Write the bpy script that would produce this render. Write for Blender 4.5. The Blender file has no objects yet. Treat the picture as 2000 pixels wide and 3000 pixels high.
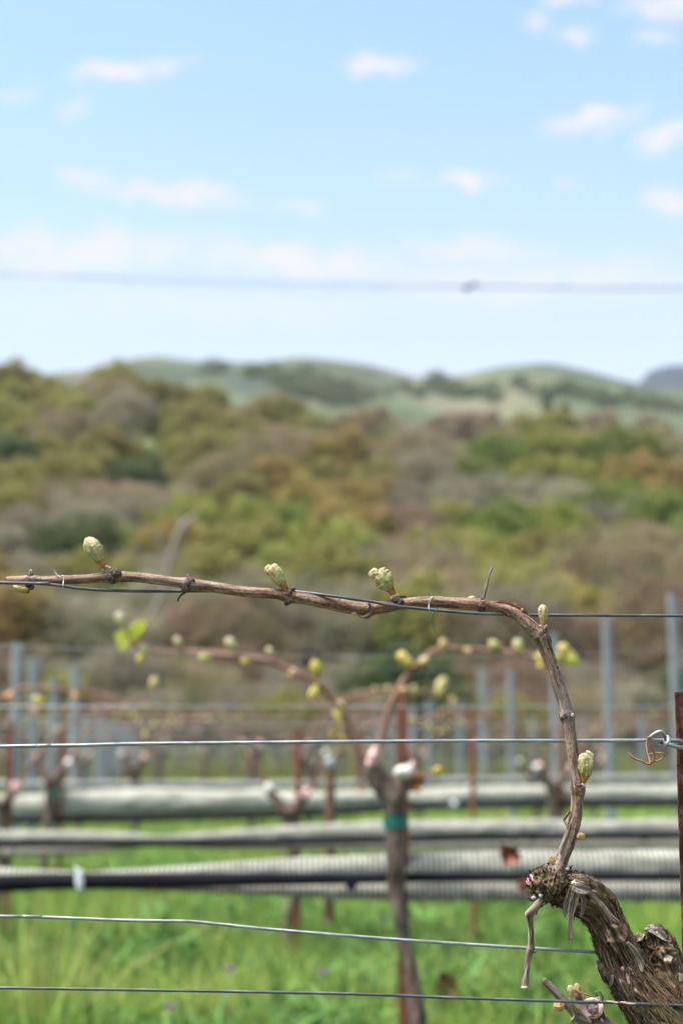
import bpy, math, random
import numpy as np
from mathutils import Vector
random.seed(7)
rng = np.random.default_rng(7)
C = bpy.context.scene.collection
sc = bpy.context.scene

# ------------------------------------------------------------------ camera
F = 4583.0                      # focal length in photograph pixels (2000 x 3000)
CAMZ = 0.95
PITCH = math.atan(630.0 / F)
FOCUS = 1.222
HAZE_D = 0.00010
cam_d = bpy.data.cameras.new('camera')
cam = bpy.data.objects.new('camera', cam_d)
C.objects.link(cam)
cam.location = (0, 0, CAMZ)
cam.rotation_euler = (math.pi / 2 + PITCH, 0, 0)
cam_d.sensor_fit = 'VERTICAL'
cam_d.sensor_height = 36.0
cam_d.lens = F / 3000.0 * 36.0
cam_d.clip_start = 0.05
cam_d.clip_end = 8000
cam_d.dof.use_dof = True
cam_d.dof.focus_distance = FOCUS
cam_d.dof.aperture_fstop = 5.3
sc.camera = cam

CP, SP = math.cos(PITCH), math.sin(PITCH)

def pdir(px, py):
    """direction of a photograph pixel"""
    a, b = (px - 1000.0) / F, (1500.0 - py) / F
    return Vector((a, CP - b * SP, SP + b * CP))

def at(px, py, d):
    v = pdir(px, py)
    k = d / v.y
    return np.array((v.x * k, d, CAMZ + v.z * k))

def mpp(d):                      # metres per photograph pixel at depth d
    return d / F

# ------------------------------------------------------------------ light
SUN_EL, SUN_AZ = math.radians(66), math.radians(-105)   # azimuth from +Y towards +X
sun_d = bpy.data.lights.new('sun', 'SUN')
sun_d.energy = 3.2
sun_d.angle = math.radians(26)
sun_d.color = (1.0, 0.95, 0.88)
sun = bpy.data.objects.new('sun', sun_d)
C.objects.link(sun)
sdir = Vector((math.sin(SUN_AZ) * math.cos(SUN_EL), math.cos(SUN_AZ) * math.cos(SUN_EL), math.sin(SUN_EL)))
sun.rotation_euler = sdir.to_track_quat('Z', 'Y').to_euler()

world = bpy.data.worlds.new('World')
sc.world = world
world.use_nodes = True
wt = world.node_tree
for n in list(wt.nodes):
    wt.nodes.remove(n)

def N(t, typ, **kw):
    n = t.nodes.new(typ)
    for k, v in kw.items():
        if k.startswith('i_'):
            n.inputs[k[2:].replace('_', ' ')].default_value = v
        else:
            setattr(n, k, v)
    return n

def math_n(t, op, a, b=None, c=None, clamp=False):
    n = t.nodes.new('ShaderNodeMath')
    n.operation = op
    n.use_clamp = clamp
    for i, x in enumerate((a, b, c)):
        if x is None:
            continue
        if isinstance(x, (int, float)):
            n.inputs[i].default_value = x
        else:
            t.links.new(x, n.inputs[i])
    return n.outputs[0]

def mix_c(t, fac, a, b, blend='MIX'):
    n = t.nodes.new('ShaderNodeMix')
    n.data_type = 'RGBA'
    n.blend_type = blend
    for idx, x in ((0, fac), (6, a), (7, b)):
        if isinstance(x, (int, float)):
            n.inputs[idx].default_value = x
        elif isinstance(x, (tuple, list)):
            n.inputs[idx].default_value = tuple(x) + ((1,) if len(x) == 3 else ())
        else:
            t.links.new(x, n.inputs[idx])
    return n.outputs[2]

def build_world():
    t = wt
    sky = N(t, 'ShaderNodeTexSky', sky_type='NISHITA', sun_disc=False, sun_elevation=SUN_EL,
            sun_rotation=SUN_AZ % (2 * math.pi), altitude=50, air_density=1.0, dust_density=1.2, ozone_density=1.6)
    tc = N(t, 'ShaderNodeTexCoord')
    sep = N(t, 'ShaderNodeSeparateXYZ')
    t.links.new(tc.outputs['Generated'], sep.inputs[0])
    ay = math_n(t, 'ADD', math_n(t, 'ABSOLUTE', sep.outputs[1]), 0.05)
    u = math_n(t, 'DIVIDE', sep.outputs[0], ay)
    v = math_n(t, 'DIVIDE', sep.outputs[2], ay)
    comb = N(t, 'ShaderNodeCombineXYZ')
    t.links.new(u, comb.inputs[0]); t.links.new(v, comb.inputs[1])
    nz = N(t, 'ShaderNodeTexNoise', i_Scale=24.0, i_Detail=6.0, i_Roughness=0.62)
    t.links.new(comb.outputs[0], nz.inputs['Vector'])
    sub = N(t, 'ShaderNodeVectorMath', operation='MULTIPLY_ADD')
    t.links.new(nz.outputs['Color'], sub.inputs[0])
    sub.inputs[1].default_value = (0.075, 0.036, 0)
    sub.inputs[2].default_value = (-0.0375, -0.018, 0)
    add = N(t, 'ShaderNodeVectorMath', operation='ADD')
    t.links.new(comb.outputs[0], add.inputs[0]); t.links.new(sub.outputs[0], add.inputs[1])
    clouds = [(365, 212, 215, 34, 8, .8), (1115, 205, 125, 32, -4, .8), (1570, 70, 75, 34, 0, .5), (1695, 104, 80, 32, 4, .65),
              (1660, 10, 95, 24, 0, .7), (1925, 120, 75, 34, 0, .5), (1965, 20, 170, 60, -8, .75), (1735, 358, 170, 44, 14, .85),
              (1955, 410, 120, 46, 12, .8), (1365, 520, 110, 34, -10, .8), (1965, 598, 95, 40, -8, 1.0), (510, 565, 270, 38, -6, .7),
              (885, 608, 95, 26, -3, .5), (215, 316, 60, 30, 0, .45), (1655, 543, 55, 20, 0, .4), (870, 770, 380, 60, -5, .8),
              (230, 740, 480, 80, 0, .7), (1400, 735, 260, 50, 0, .6), (1500, 830, 700, 80, 0, .5), (600, 900, 900, 70, 0, .3), (1190, 520, 90, 24, 0, .25),
              (275, 510, 80, 26, -10, .5), (40, 285, 60, 26, 0, .3)]
    tot = None
    for (cx, cy, a, b, rot, s) in clouds:
        d = pdir(cx, cy)
        mp = N(t, 'ShaderNodeMapping', vector_type='TEXTURE')
        mp.inputs['Location'].default_value = (d.x / (d.y + .05), d.z / (d.y + .05), 0)
        mp.inputs['Rotation'].default_value = (0, 0, math.radians(rot))
        mp.inputs['Scale'].default_value = (a / F * 1.25, b / F * 1.35, 1)
        t.links.new(add.outputs[0], mp.inputs[0])
        ln = N(t, 'ShaderNodeVectorMath', operation='LENGTH')
        t.links.new(mp.outputs[0], ln.inputs[0])
        mr = N(t, 'ShaderNodeMapRange', interpolation_type='SMOOTHSTEP')
        mr.inputs[1].default_value = 0.1; mr.inputs[2].default_value = 1.0
        mr.inputs[3].default_value = min(1, s * 1.3); mr.inputs[4].default_value = 0.0
        t.links.new(ln.outputs['Value'], mr.inputs[0])
        tot = mr.outputs[0] if tot is None else math_n(t, 'MAXIMUM', tot, mr.outputs[0])
    n2 = N(t, 'ShaderNodeTexNoise', i_Scale=60.0, i_Detail=5.0, i_Roughness=0.6)
    t.links.new(comb.outputs[0], n2.inputs['Vector'])
    br = math_n(t, 'MULTIPLY_ADD', n2.outputs['Fac'], 2.2, -0.15, clamp=True)
    tot = math_n(t, 'MULTIPLY', tot, br, clamp=True)
    # thin white haze towards the horizon
    hz = N(t, 'ShaderNodeMapRange', interpolation_type='SMOOTHSTEP')
    hz.inputs[1].default_value = -0.05; hz.inputs[2].default_value = 0.46
    hz.inputs[3].default_value = SKY_HZ[0]; hz.inputs[4].default_value = SKY_HZ[1]
    t.links.new(v, hz.inputs[0])
    base = mix_c(t, 1.0, sky.outputs[0], SKY_TINT, 'MULTIPLY')
    c1 = mix_c(t, hz.outputs[0], base, SKY_HAZE)
    c2 = mix_c(t, tot, c1, SKY_CLOUD)
    bg = N(t, 'ShaderNodeBackground', i_Strength=0.095)
    t.links.new(c2, bg.inputs['Color'])
    out = N(t, 'ShaderNodeOutputWorld')
    t.links.new(bg.outputs[0], out.inputs['Surface'])

SKY_TINT = (0.84, 0.96, 0.84)
SKY_HAZE = (2.6, 2.1, 2.4)
SKY_CLOUD = (2.72, 2.66, 2.95)
SKY_HZ = (0.97, 0.08)
build_world()
sc.view_settings.view_transform = 'Standard'
sc.view_settings.look = 'None'
sc.view_settings.exposure = 1.8
sc.view_settings.gamma = 1.0
sc.render.engine = 'CYCLES'
sc.cycles.use_denoising = True
sc.cycles.max_bounces = 8
sc.cycles.volume_bounces = 0
sc.cycles.transparent_max_bounces = 8

# ------------------------------------------------------------------ numpy noise
_perm = np.random.default_rng(3).permutation(256)
_perm = np.concatenate([_perm, _perm, _perm]).astype(np.int64)
_grad = np.random.default_rng(4).normal(size=(256, 3))
_grad /= np.linalg.norm(_grad, axis=1)[:, None]

def perlin(p):
    p = np.asarray(p, float)
    i = np.floor(p).astype(np.int64)
    f = p - i
    i &= 255
    w = f * f * f * (f * (f * 6 - 15) + 10)
    def g(dx, dy, dz):
        h = _perm[_perm[_perm[(i[..., 0] + dx) & 255] + ((i[..., 1] + dy) & 255)] + ((i[..., 2] + dz) & 255)]
        gr = _grad[h & 255]
        return gr[..., 0] * (f[..., 0] - dx) + gr[..., 1] * (f[..., 1] - dy) + gr[..., 2] * (f[..., 2] - dz)
    def lp(a, b, t): return a + (b - a) * t
    x0 = lp(lp(g(0, 0, 0), g(1, 0, 0), w[..., 0]), lp(g(0, 1, 0), g(1, 1, 0), w[..., 0]), w[..., 1])
    x1 = lp(lp(g(0, 0, 1), g(1, 0, 1), w[..., 0]), lp(g(0, 1, 1), g(1, 1, 1), w[..., 0]), w[..., 1])
    return lp(x0, x1, w[..., 2]) * 1.5

def fbm(p, o=3):
    s = 0; a = 1; p = np.asarray(p, float)
    for k in range(o):
        s = s + a * perlin(p * 2 ** k + 17.3 * k); a *= .5
    return s

def ridge(p):
    return 1 - 2 * np.abs(perlin(p))

# ------------------------------------------------------------------ mesh helpers
class MB:
    """collects geometry; build() links it as ONE mesh object"""
    def __init__(s):
        s.v, s.f, s.tc, s.col, s.n = [], [], [], [], 0
    def add(s, V, Fc, tc=None, col=None):
        V = np.asarray(V, float).reshape(-1, 3)
        s.v.append(V)
        for fa in (Fc if isinstance(Fc, list) else [Fc]):
            fa = np.asarray(fa, np.int64)
            if len(fa):
                s.f.append(fa + s.n)
        s.tc.append(np.zeros((len(V), 3)) if tc is None else np.asarray(tc, float).reshape(-1, 3))
        c = np.ones((len(V), 3)) * .5 if col is None else np.broadcast_to(np.asarray(col, float), (len(V), 3))
        s.col.append(c)
        s.n += len(V)
        return s
    def mesh(s, name, mats, smooth=True):
        me = bpy.data.meshes.new(name)
        V = np.concatenate(s.v)
        loops = np.concatenate([f.ravel() for f in s.f])
        sizes = np.concatenate([np.full(len(f), f.shape[1]) for f in s.f])
        starts = np.concatenate([[0], np.cumsum(sizes)[:-1]])
        me.vertices.add(len(V)); me.vertices.foreach_set('co', V.ravel())
        me.loops.add(len(loops)); me.loops.foreach_set('vertex_index', loops.astype(np.int32))
        me.polygons.add(len(sizes))
        me.polygons.foreach_set('loop_start', starts.astype(np.int32))
        me.polygons.foreach_set('loop_total', sizes.astype(np.int32))
        me.polygons.foreach_set('use_smooth', np.full(len(sizes), smooth))
        a = me.attributes.new('tc', 'FLOAT_VECTOR', 'POINT')
        a.data.foreach_set('vector', np.concatenate(s.tc).ravel())
        c = me.color_attributes.new('Col', 'FLOAT_COLOR', 'POINT')
        cc = np.concatenate(s.col)
        c.data.foreach_set('color', np.concatenate([cc, np.ones((len(cc), 1))], 1).ravel())
        me.update(); me.validate()
        for m in (mats if isinstance(mats, (list, tuple)) else [mats]):
            me.materials.append(m)
        return me
    def build(s, name, mats, parent=None, smooth=True):
        o = bpy.data.objects.new(name, s.mesh(name, mats, smooth))
        C.objects.link(o)
        if parent is not None:
            o.parent = parent
        return o

def tag(o, label, cat=None, group=None, kind=None):
    if label: o['label'] = label
    if cat: o['category'] = cat
    if group: o['group'] = group
    if kind: o['kind'] = kind
    return o

def empty(name, label, cat, group=None, loc=(0, 0, 0)):
    o = bpy.data.objects.new(name, None)
    C.objects.link(o)
    o.location = loc
    o.empty_display_size = .02
    return tag(o, label, cat, group)

def cr(P, R, step):
    """Catmull-Rom resampling of points and radii"""
    P = np.asarray(P, float); R = np.asarray(R, float)
    if R.ndim == 0: R = np.full(len(P), float(R))
    Q = np.concatenate([P, R[:, None]], 1)
    E = np.concatenate([[2 * Q[0] - Q[1]], Q, [2 * Q[-1] - Q[-2]]])
    out = []
    for i in range(1, len(E) - 2):
        L = np.linalg.norm(E[i + 1, :3] - E[i, :3])
        n = max(1, int(math.ceil(L / step)))
        for k in range(n):
            t = k / n
            out.append(.5 * ((2 * E[i]) + (-E[i - 1] + E[i + 1]) * t + (2 * E[i - 1] - 5 * E[i] + 4 * E[i + 1] - E[i + 2]) * t * t
                             + (-E[i - 1] + 3 * E[i] - 3 * E[i + 1] + E[i + 2]) * t ** 3))
    out.append(Q[-1])
    out = np.array(out)
    return out[:, :3], np.maximum(out[:, 3], 1e-5)

def frames(P, ref):
    T = np.gradient(P, axis=0)
    T /= np.maximum(np.linalg.norm(T, axis=1)[:, None], 1e-12)
    ref = np.asarray(ref, float)
    Nn = ref - (T @ ref)[:, None] * T
    Nn /= np.maximum(np.linalg.norm(Nn, axis=1)[:, None], 1e-9)
    B = np.cross(T, Nn)
    return T, Nn, B

def pick_ref(P):
    d = np.abs(P[-1] - P[0])
    d = d / max(np.linalg.norm(d), 1e-9)
    return (0, -1, 0) if d[1] < .8 else (0, 0, 1)

def tube(P, R, nseg=10, step=.01, disp=None, ref=None, flat=1.0, cap=True, resample=True, s0=0.0):
    """swept tube. disp(phi, s, S, t) -> radial factor; flat squashes towards ref"""
    if resample: P, R = cr(P, R, step)
    else: P, R = np.asarray(P, float), np.asarray(R, float)
    ref = pick_ref(P) if ref is None else ref
    T, Nn, B = frames(P, ref)
    S = np.concatenate([[0], np.cumsum(np.linalg.norm(np.diff(P, axis=0), axis=1))])
    ph = np.linspace(0, 2 * math.pi, nseg, endpoint=False)
    PH, SS = np.meshgrid(ph, S)
    TT = SS / max(S[-1], 1e-9)
    RR = np.repeat(R[:, None], nseg, 1)
    if disp is not None:
        RR = disp(PH, SS, RR, TT)
    V = P[:, None] + (np.cos(PH) * RR * flat)[..., None] * Nn[:, None] + (np.sin(PH) * RR)[..., None] * B[:, None]
    r0 = float(np.mean(R))
    tc = np.stack([np.cos(PH) * r0, np.sin(PH) * r0, SS + s0], -1)
    m = len(P)
    i = np.arange(m - 1)[:, None] * nseg; j = np.arange(nseg)[None]
    jn = (j + 1) % nseg
    quads = np.stack([i + j, i + nseg + j, i + nseg + jn, i + jn], -1).reshape(-1, 4)[:, ::-1]
    V = V.reshape(-1, 3); tc = tc.reshape(-1, 3)
    fs = [quads]
    if cap:
        V = np.concatenate([V, P[:1], P[-1:]])
        tc = np.concatenate([tc, [[0, 0, s0]], [[0, 0, S[-1] + s0]]])
        a, b = m * nseg, m * nseg + 1
        k = np.arange(nseg); kn = (k + 1) % nseg
        fs.append(np.stack([np.full(nseg, a), kn, k], 1)[:, ::-1])
        fs.append(np.stack([np.full(nseg, b), (m - 1) * nseg + k, (m - 1) * nseg + kn], 1)[:, ::-1])
    return V, fs, tc

def ribbon(P, W, nrm, thick=.0004, curl=0.0, step=.002):
    """thin strip with real thickness"""
    P, W = cr(P, W, step)
    T = np.gradient(P, axis=0); T /= np.linalg.norm(T, axis=1)[:, None]
    nrm = np.broadcast_to(np.asarray(nrm, float), P.shape)
    B = np.cross(T, nrm); B /= np.maximum(np.linalg.norm(B, axis=1)[:, None], 1e-9)
    Nn = np.cross(B, T)
    us = np.array([-1, -.5, 0, .5, 1.])
    rows = []
    for sgn in (1, -1):
        rr = P[:, None] + B[:, None] * (us[None, :, None] * W[:, None, None]) + Nn[:, None] * ((us ** 2)[None, :, None] * curl * W[:, None, None] + sgn * thick / 2)
        rows.append(rr if sgn > 0 else rr[:, ::-1])
    G = np.concatenate(rows, 1)           # closed loop of 10
    m, k = G.shape[:2]
    i = np.arange(m - 1)[:, None] * k; j = np.arange(k)[None]; jn = (j + 1) % k
    q = np.stack([i + j, i + jn, i + k + jn, i + k + j], -1).reshape(-1, 4)
    e0 = np.array([[0, 9, 8, 1], [1, 8, 7, 2], [2, 7, 6, 3], [3, 6, 5, 4]])
    e1 = e0[:, ::-1] + (m - 1) * k
    S = np.concatenate([[0], np.cumsum(np.linalg.norm(np.diff(P, axis=0), axis=1))])
    u10 = np.concatenate([us, us[::-1]])
    tc = np.stack([np.broadcast_to(u10[None] * np.mean(W), (m, k)), np.zeros((m, k)), np.broadcast_to(S[:, None], (m, k))], -1)
    return G.reshape(-1, 3), [q, e0, e1], tc.reshape(-1, 3)

def sphere(c, r, nu=12, nv=8, disp=None, axis=None):
    c = np.asarray(c, float); r = np.broadcast_to(np.asarray(r, float), (3,))
    th = np.linspace(0, math.pi, nv + 1)[1:-1]
    ph = np.linspace(0, 2 * math.pi, nu, endpoint=False)
    TH, PH = np.meshgrid(th, ph, indexing='ij')
    D = np.stack([np.sin(TH) * np.cos(PH), np.sin(TH) * np.sin(PH), np.cos(TH)], -1).reshape(-1, 3)
    D = np.concatenate([D, [[0, 0, 1], [0, 0, -1]]])
    k = np.ones(len(D)) if disp is None else disp(D)
    V = D * k[:, None] * r
    if axis is not None:
        q = Vector((0, 0, 1)).rotation_difference(Vector(axis)).to_matrix()
        V = V @ np.array(q).T
    V = V + c
    n = nv - 1
    i = np.arange(n - 1)[:, None] * nu; j = np.arange(nu)[None]; jn = (j + 1) % nu
    q = np.stack([i + j, i + nu + j, i + nu + jn, i + jn], -1).reshape(-1, 4)
    k_ = np.arange(nu); kn = (k_ + 1) % nu
    top, bot = n * nu, n * nu + 1
    t1 = np.stack([np.full(nu, top), k_, kn], 1)
    t2 = np.stack([np.full(nu, bot), (n - 1) * nu + kn, (n - 1) * nu + k_], 1)
    return V, [q, t1, t2], D * .01

def box(c, h):
    c = np.asarray(c, float); h = np.asarray(h, float)
    s = np.array([[x, y, z] for z in (-1, 1) for y in (-1, 1) for x in (-1, 1)], float)
    f = np.array([[0, 2, 3, 1], [4, 5, 7, 6], [0, 1, 5, 4], [2, 6, 7, 3], [0, 4, 6, 2], [1, 3, 7, 5]])
    return c + s * h, f, (s * h)

# ------------------------------------------------------------------ materials
def new_mat(name):
    m = bpy.data.materials.new(name)
    m.use_nodes = True
    t = m.node_tree
    for n in list(t.nodes):
        t.nodes.remove(n)
    out = N(t, 'ShaderNodeOutputMaterial')
    b = N(t, 'ShaderNodeBsdfPrincipled')
    t.links.new(b.outputs[0], out.inputs['Surface'])
    return m, t, b, out

def coords(t, src, scale):
    if src == 'tc':
        a = N(t, 'ShaderNodeAttribute', attribute_name='tc').outputs['Vector']
    else:
        a = N(t, 'ShaderNodeTexCoord').outputs[src]
    mp = N(t, 'ShaderNodeMapping')
    mp.inputs['Scale'].default_value = scale
    t.links.new(a, mp.inputs[0])
    return mp.outputs[0]

def ramp(t, fac, stops):
    r = N(t, 'ShaderNodeValToRGB')
    el = r.color_ramp.elements
    while len(el) > 1: el.remove(el[-1])
    el[0].position = stops[0][0]; el[0].color = tuple(stops[0][1]) + (1,)
    for p, c in stops[1:]:
        e = el.new(p); e.color = tuple(c) + (1,)
    t.links.new(fac, r.inputs[0])
    return r.outputs[0]

def noise(t, vec, scale=1.0, detail=4, rough=.6, dist=0.0):
    n = N(t, 'ShaderNodeTexNoise', i_Scale=scale, i_Detail=detail, i_Roughness=rough, i_Distortion=dist)
    t.links.new(vec, n.inputs['Vector'])
    return n.outputs['Fac']

def pmat(name, stops, src='Object', scale=(1, 1, 1), detail=5, rough=.8, bump=.3, bdist=.001, layers=(), metallic=0.0,
         spec=.3, rand=0.0, sub=0.0, dist=0.0):
    """noise-driven material. layers: (src, scale, lo, hi, colour, amount)"""
    m, t, b, out = new_mat(name)
    vec = coords(t, src, scale)
    f = noise(t, vec, 1.0, detail, .65, dist)
    col = ramp(t, f, stops)
    for (s2, sc2, lo, hi, c2, am) in layers:
        f2 = noise(t, coords(t, s2, sc2), 1.0, 4, .6)
        mr = N(t, 'ShaderNodeMapRange')
        mr.inputs[1].default_value = lo; mr.inputs[2].default_value = hi
        mr.inputs[3].default_value = 0; mr.inputs[4].default_value = am
        t.links.new(f2, mr.inputs[0])
        col = mix_c(t, mr.outputs[0], col, c2)
    if rand:
        oi = N(t, 'ShaderNodeObjectInfo')
        hs = N(t, 'ShaderNodeHueSaturation')
        t.links.new(math_n(t, 'MULTIPLY_ADD', oi.outputs['Random'], rand * .12, .5 - rand * .06), hs.inputs['Hue'])
        t.links.new(math_n(t, 'MULTIPLY_ADD', oi.outputs['Random'], rand, 1 - rand * .5), hs.inputs['Value'])
        t.links.new(col, hs.inputs['Color'])
        col = hs.outputs[0]
    t.links.new(col, b.inputs['Base Color'])
    b.inputs['Roughness'].default_value = rough
    b.inputs['Metallic'].default_value = metallic
    b.inputs['Specular IOR Level'].default_value = spec
    if bump:
        bp = N(t, 'ShaderNodeBump', i_Strength=bump, i_Distance=bdist)
        t.links.new(f, bp.inputs['Height'])
        t.links.new(bp.outputs[0], b.inputs['Normal'])
    return m

def leaf_mat(name, transl=.35, rough=.6, use_col=True, stops=None, scale=(30, 30, 30), rand=0.0, spec=.25):
    m, t, b, out = new_mat(name)
    if use_col:
        col = N(t, 'ShaderNodeAttribute', attribute_name='Col').outputs['Color']
        f = noise(t, coords(t, 'Object', scale), 1.0, 3)
        v = math_n(t, 'MULTIPLY_ADD', f, .5, .75)
        hs = N(t, 'ShaderNodeHueSaturation')
        t.links.new(v, hs.inputs['Value']); t.links.new(col, hs.inputs['Color'])
        col = hs.outputs[0]
    else:
        f = noise(t, coords(t, 'Object', scale), 1.0, 4)
        col = ramp(t, f, stops)
    if rand:
        oi = N(t, 'ShaderNodeObjectInfo')
        hs = N(t, 'ShaderNodeHueSaturation')
        t.links.new(math_n(t, 'MULTIPLY_ADD', oi.outputs['Random'], rand * .10, .5 - rand * .05), hs.inputs['Hue'])
        t.links.new(math_n(t, 'MULTIPLY_ADD', oi.outputs['Random'], rand, 1 - rand * .5), hs.inputs['Value'])
        t.links.new(col, hs.inputs['Color'])
        col = hs.outputs[0]
    t.links.new(col, b.inputs['Base Color'])
    b.inputs['Roughness'].default_value = rough
    b.inputs['Specular IOR Level'].default_value = spec
    if transl:
        tr = N(t, 'ShaderNodeBsdfTranslucent')
        t.links.new(col, tr.inputs[0])
        mx = N(t, 'ShaderNodeMixShader')
        mx.inputs[0].default_value = transl
        t.links.new(b.outputs[0], mx.inputs[1]); t.links.new(tr.outputs[0], mx.inputs[2])
        t.links.new(mx.outputs[0], out.inputs['Surface'])
    return m

M = {}
M['cane'] = pmat('cane_bark', [(.34, (.05, .024, .014)), (.45, (.155, .082, .05)), (.56, (.27, .17, .115)), (.70, (.42, .31, .24))],
                 'tc', (420, 420, 60), bump=.55, bdist=.0006, rough=.6, spec=.35,
                 layers=[('tc', (900, 900, 380), .54, .60, (.022, .013, .010), .9),
                         ('tc', (120, 120, 18), .5, .7, (.27, .24, .24), .45),
                         ('tc', (60, 60, 12), .50, .64, (.22, .09, .045), .6)])
M['cane_far'] = pmat('young_cane_bark', [(.3, (.12, .06, .04)), (.6, (.25, .14, .10)), (.8, (.34, .23, .18))], 'tc', (60, 60, 20), bump=.3, bdist=.002)
M['bark'] = pmat('shaggy_bark', [(.36, (.010, .006, .004)), (.45, (.048, .030, .018)), (.54, (.12, .083, .050)), (.64, (.25, .195, .13)), (.76, (.42, .36, .27))],
                 'tc', (420, 420, 40), detail=7, bump=.9, bdist=.0012, rough=.9, spec=.15,
                 layers=[('Object', (28, 28, 28), .54, .66, (.19, .17, .07), .4),
                         ('Object', (22, 22, 22), .56, .68, (.19, .095, .055), .35),
                         ('tc', (900, 900, 120), .60, .72, (.025, .018, .012), .7)])
M['bark_far'] = pmat('vine_trunk_bark', [(.36, (.035, .024, .018)), (.5, (.12, .083, .065)), (.64, (.24, .18, .145))], 'Object', (60, 60, 14), bump=.8, bdist=.004, rough=.9)
M['strip'] = pmat('peeling_bark', [(.40, (.05, .036, .026)), (.49, (.19, .15, .11)), (.58, (.38, .32, .25))], 'tc', (1300, 1300, 30), bump=.9, bdist=.0008, rough=.85, spec=.15, layers=[('tc', (2200, 1, 40), .54, .60, (.03, .022, .016), .8)])
M['node'] = pmat('node_bark', [(.36, (.022, .014, .012)), (.5, (.075, .045, .034)), (.66, (.22, .16, .125))], 'Object', (500, 500, 500), bump=.8, bdist=.0008, rough=.8)
M['twig'] = pmat('dead_twig_bark', [(.38, (.03, .021, .016)), (.46, (.13, .098, .07)), (.56, (.31, .25, .19)), (.70, (.48, .41, .33))], 'tc', (500, 500, 45), detail=7, bump=.9, bdist=.0008, rough=.85, layers=[('tc', (800, 800, 55), .52, .60, (.045, .032, .026), .75)])
M['cut'] = pmat('cut_wood', [(.3, (.35, .25, .16)), (.7, (.62, .52, .4))], 'Object', (700, 700, 700), bump=.4, bdist=.0004)
M['wool'] = pmat('bud_wool', [(.38, (.26, .2, .16)), (.6, (.58, .53, .48))], 'Object', (700, 700, 700), bump=.9, bdist=.001)
M['bud'] = leaf_mat('young_leaf', .22, .75, scale=(900, 900, 900), spec=.15)
M['budfar'] = leaf_mat('young_leaf_bud', .3, .7, scale=(120, 120, 120), spec=.15)
M['wire'] = pmat('galvanised_wire', [(.3, (.10, .11, .12)), (.5, (.26, .28, .30)), (.7, (.42, .44, .47))], 'tc', (700, 700, 70), bump=.25, bdist=.0003, rough=.5, metallic=.55, spec=.5,
                 layers=[('tc', (900, 900, 200), .66, .74, (.55, .54, .52), .8)])
M['wire_dark'] = pmat('weathered_wire', [(.3, (.03, .035, .042)), (.55, (.085, .095, .11)), (.75, (.2, .215, .24))], 'tc', (700, 700, 60), bump=.25, bdist=.0003, rough=.5, metallic=.5, spec=.5,
                      layers=[('tc', (900, 900, 250), .68, .76, (.4, .4, .4), .7)])
M['wire_pink'] = pmat('paint_on_wire', [(.3, (.5, .3, .28)), (.7, (.75, .55, .52))], 'tc', (900, 900, 200), bump=.4, bdist=.0004)
M['tie'] = pmat('tie_wire', [(.3, (.3, .32, .33)), (.7, (.6, .62, .64))], 'tc', (900, 900, 200), metallic=.6, rough=.4, bump=0)
M['rust'] = pmat('rusty_steel', [(.36, (.035, .013, .010)), (.46, (.10, .030, .017)), (.56, (.19, .06, .033)), (.70, (.33, .14, .085))],
                 'Object', (160, 160, 60), detail=7, bump=.5, bdist=.001, rough=.85, spec=.2,
                 layers=[('Object', (420, 420, 380), .54, .62, (.02, .011, .010), .85)])
M['rust_far'] = pmat('rusty_rod', [(.3, (.12, .04, .025)), (.7, (.3, .11, .065))], 'Object', (60, 60, 20), bump=.2, rough=.9)
M['steel'] = pmat('galvanised_post', [(.3, (.18, .20, .215)), (.7, (.30, .325, .34))], 'Object', (25, 25, 6), bump=.1, rough=.55, metallic=.25, spec=.4)
M['tendril'] = pmat('dry_tendril', [(.3, (.16, .065, .03)), (.7, (.42, .21, .11))], 'tc', (900, 900, 150), bump=.4, bdist=.0005)
M['pink'] = pmat('pink_wound_paint', [(.3, (.52, .27, .25)), (.6, (.76, .47, .45)), (.8, (.82, .62, .6))], 'Object', (600, 600, 600), bump=.5, bdist=.0006, rough=.6)
M['pink_far'] = pmat('pink_pruning_paint', [(.36, (.42, .24, .21)), (.5, (.62, .38, .36)), (.62, (.78, .54, .52))], 'Object', (90, 90, 90), bump=.3, rough=.7)
M['white_far'] = pmat('pale_cut_wood', [(.3, (.5, .45, .4)), (.7, (.72, .68, .62))], 'Object', (90, 90, 90), bump=.3, rough=.7)
M['hose'] = pmat('black_drip_hose', [(.3, (.006, .006, .009)), (.7, (.018, .019, .024))], 'tc', (60, 60, 10), bump=.1, rough=.9, spec=.08)
M['tape'] = pmat('green_tie_tape', [(.35, (.006, .075, .06)), (.6, (.02, .16, .12))], 'Object', (60, 60, 60), bump=.3, rough=.45)
M['clip'] = pmat('white_plastic', [(.3, (.62, .62, .64)), (.7, (.76, .76, .78))], 'Object', (60, 60, 60), bump=.1, rough=.5)
M['redleaf'] = pmat('dry_red_leaf', [(.36, (.07, .018, .010)), (.5, (.20, .05, .028)), (.64, (.32, .12, .075))], 'Object', (80, 80, 80), bump=.6, bdist=.002)
M['twig_dark'] = pmat('grey_spur_bark', [(.28, (.04, .03, .024)), (.45, (.11, .08, .065)), (.65, (.25, .2, .17)), (.8, (.38, .33, .29))], 'tc', (500, 500, 40), detail=7, bump=.9, bdist=.0008, rough=.85)
M['cut_old'] = pmat('weathered_saw_cut', [(.40, (.05, .038, .028)), (.5, (.15, .12, .09)), (.60, (.36, .32, .27))], 'Object', (260, 260, 260), bump=.7, bdist=.0008, rough=.9)
M['wood_stake'] = pmat('weathered_wood', [(.3, (.08, .04, .025)), (.7, (.2, .11, .07))], 'Object', (90, 90, 12), bump=.5, bdist=.003)
M['purple'] = pmat('purple_petals', [(.3, (.22, .06, .3)), (.7, (.42, .2, .5))], 'Object', (300, 300, 300), bump=0)
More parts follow.
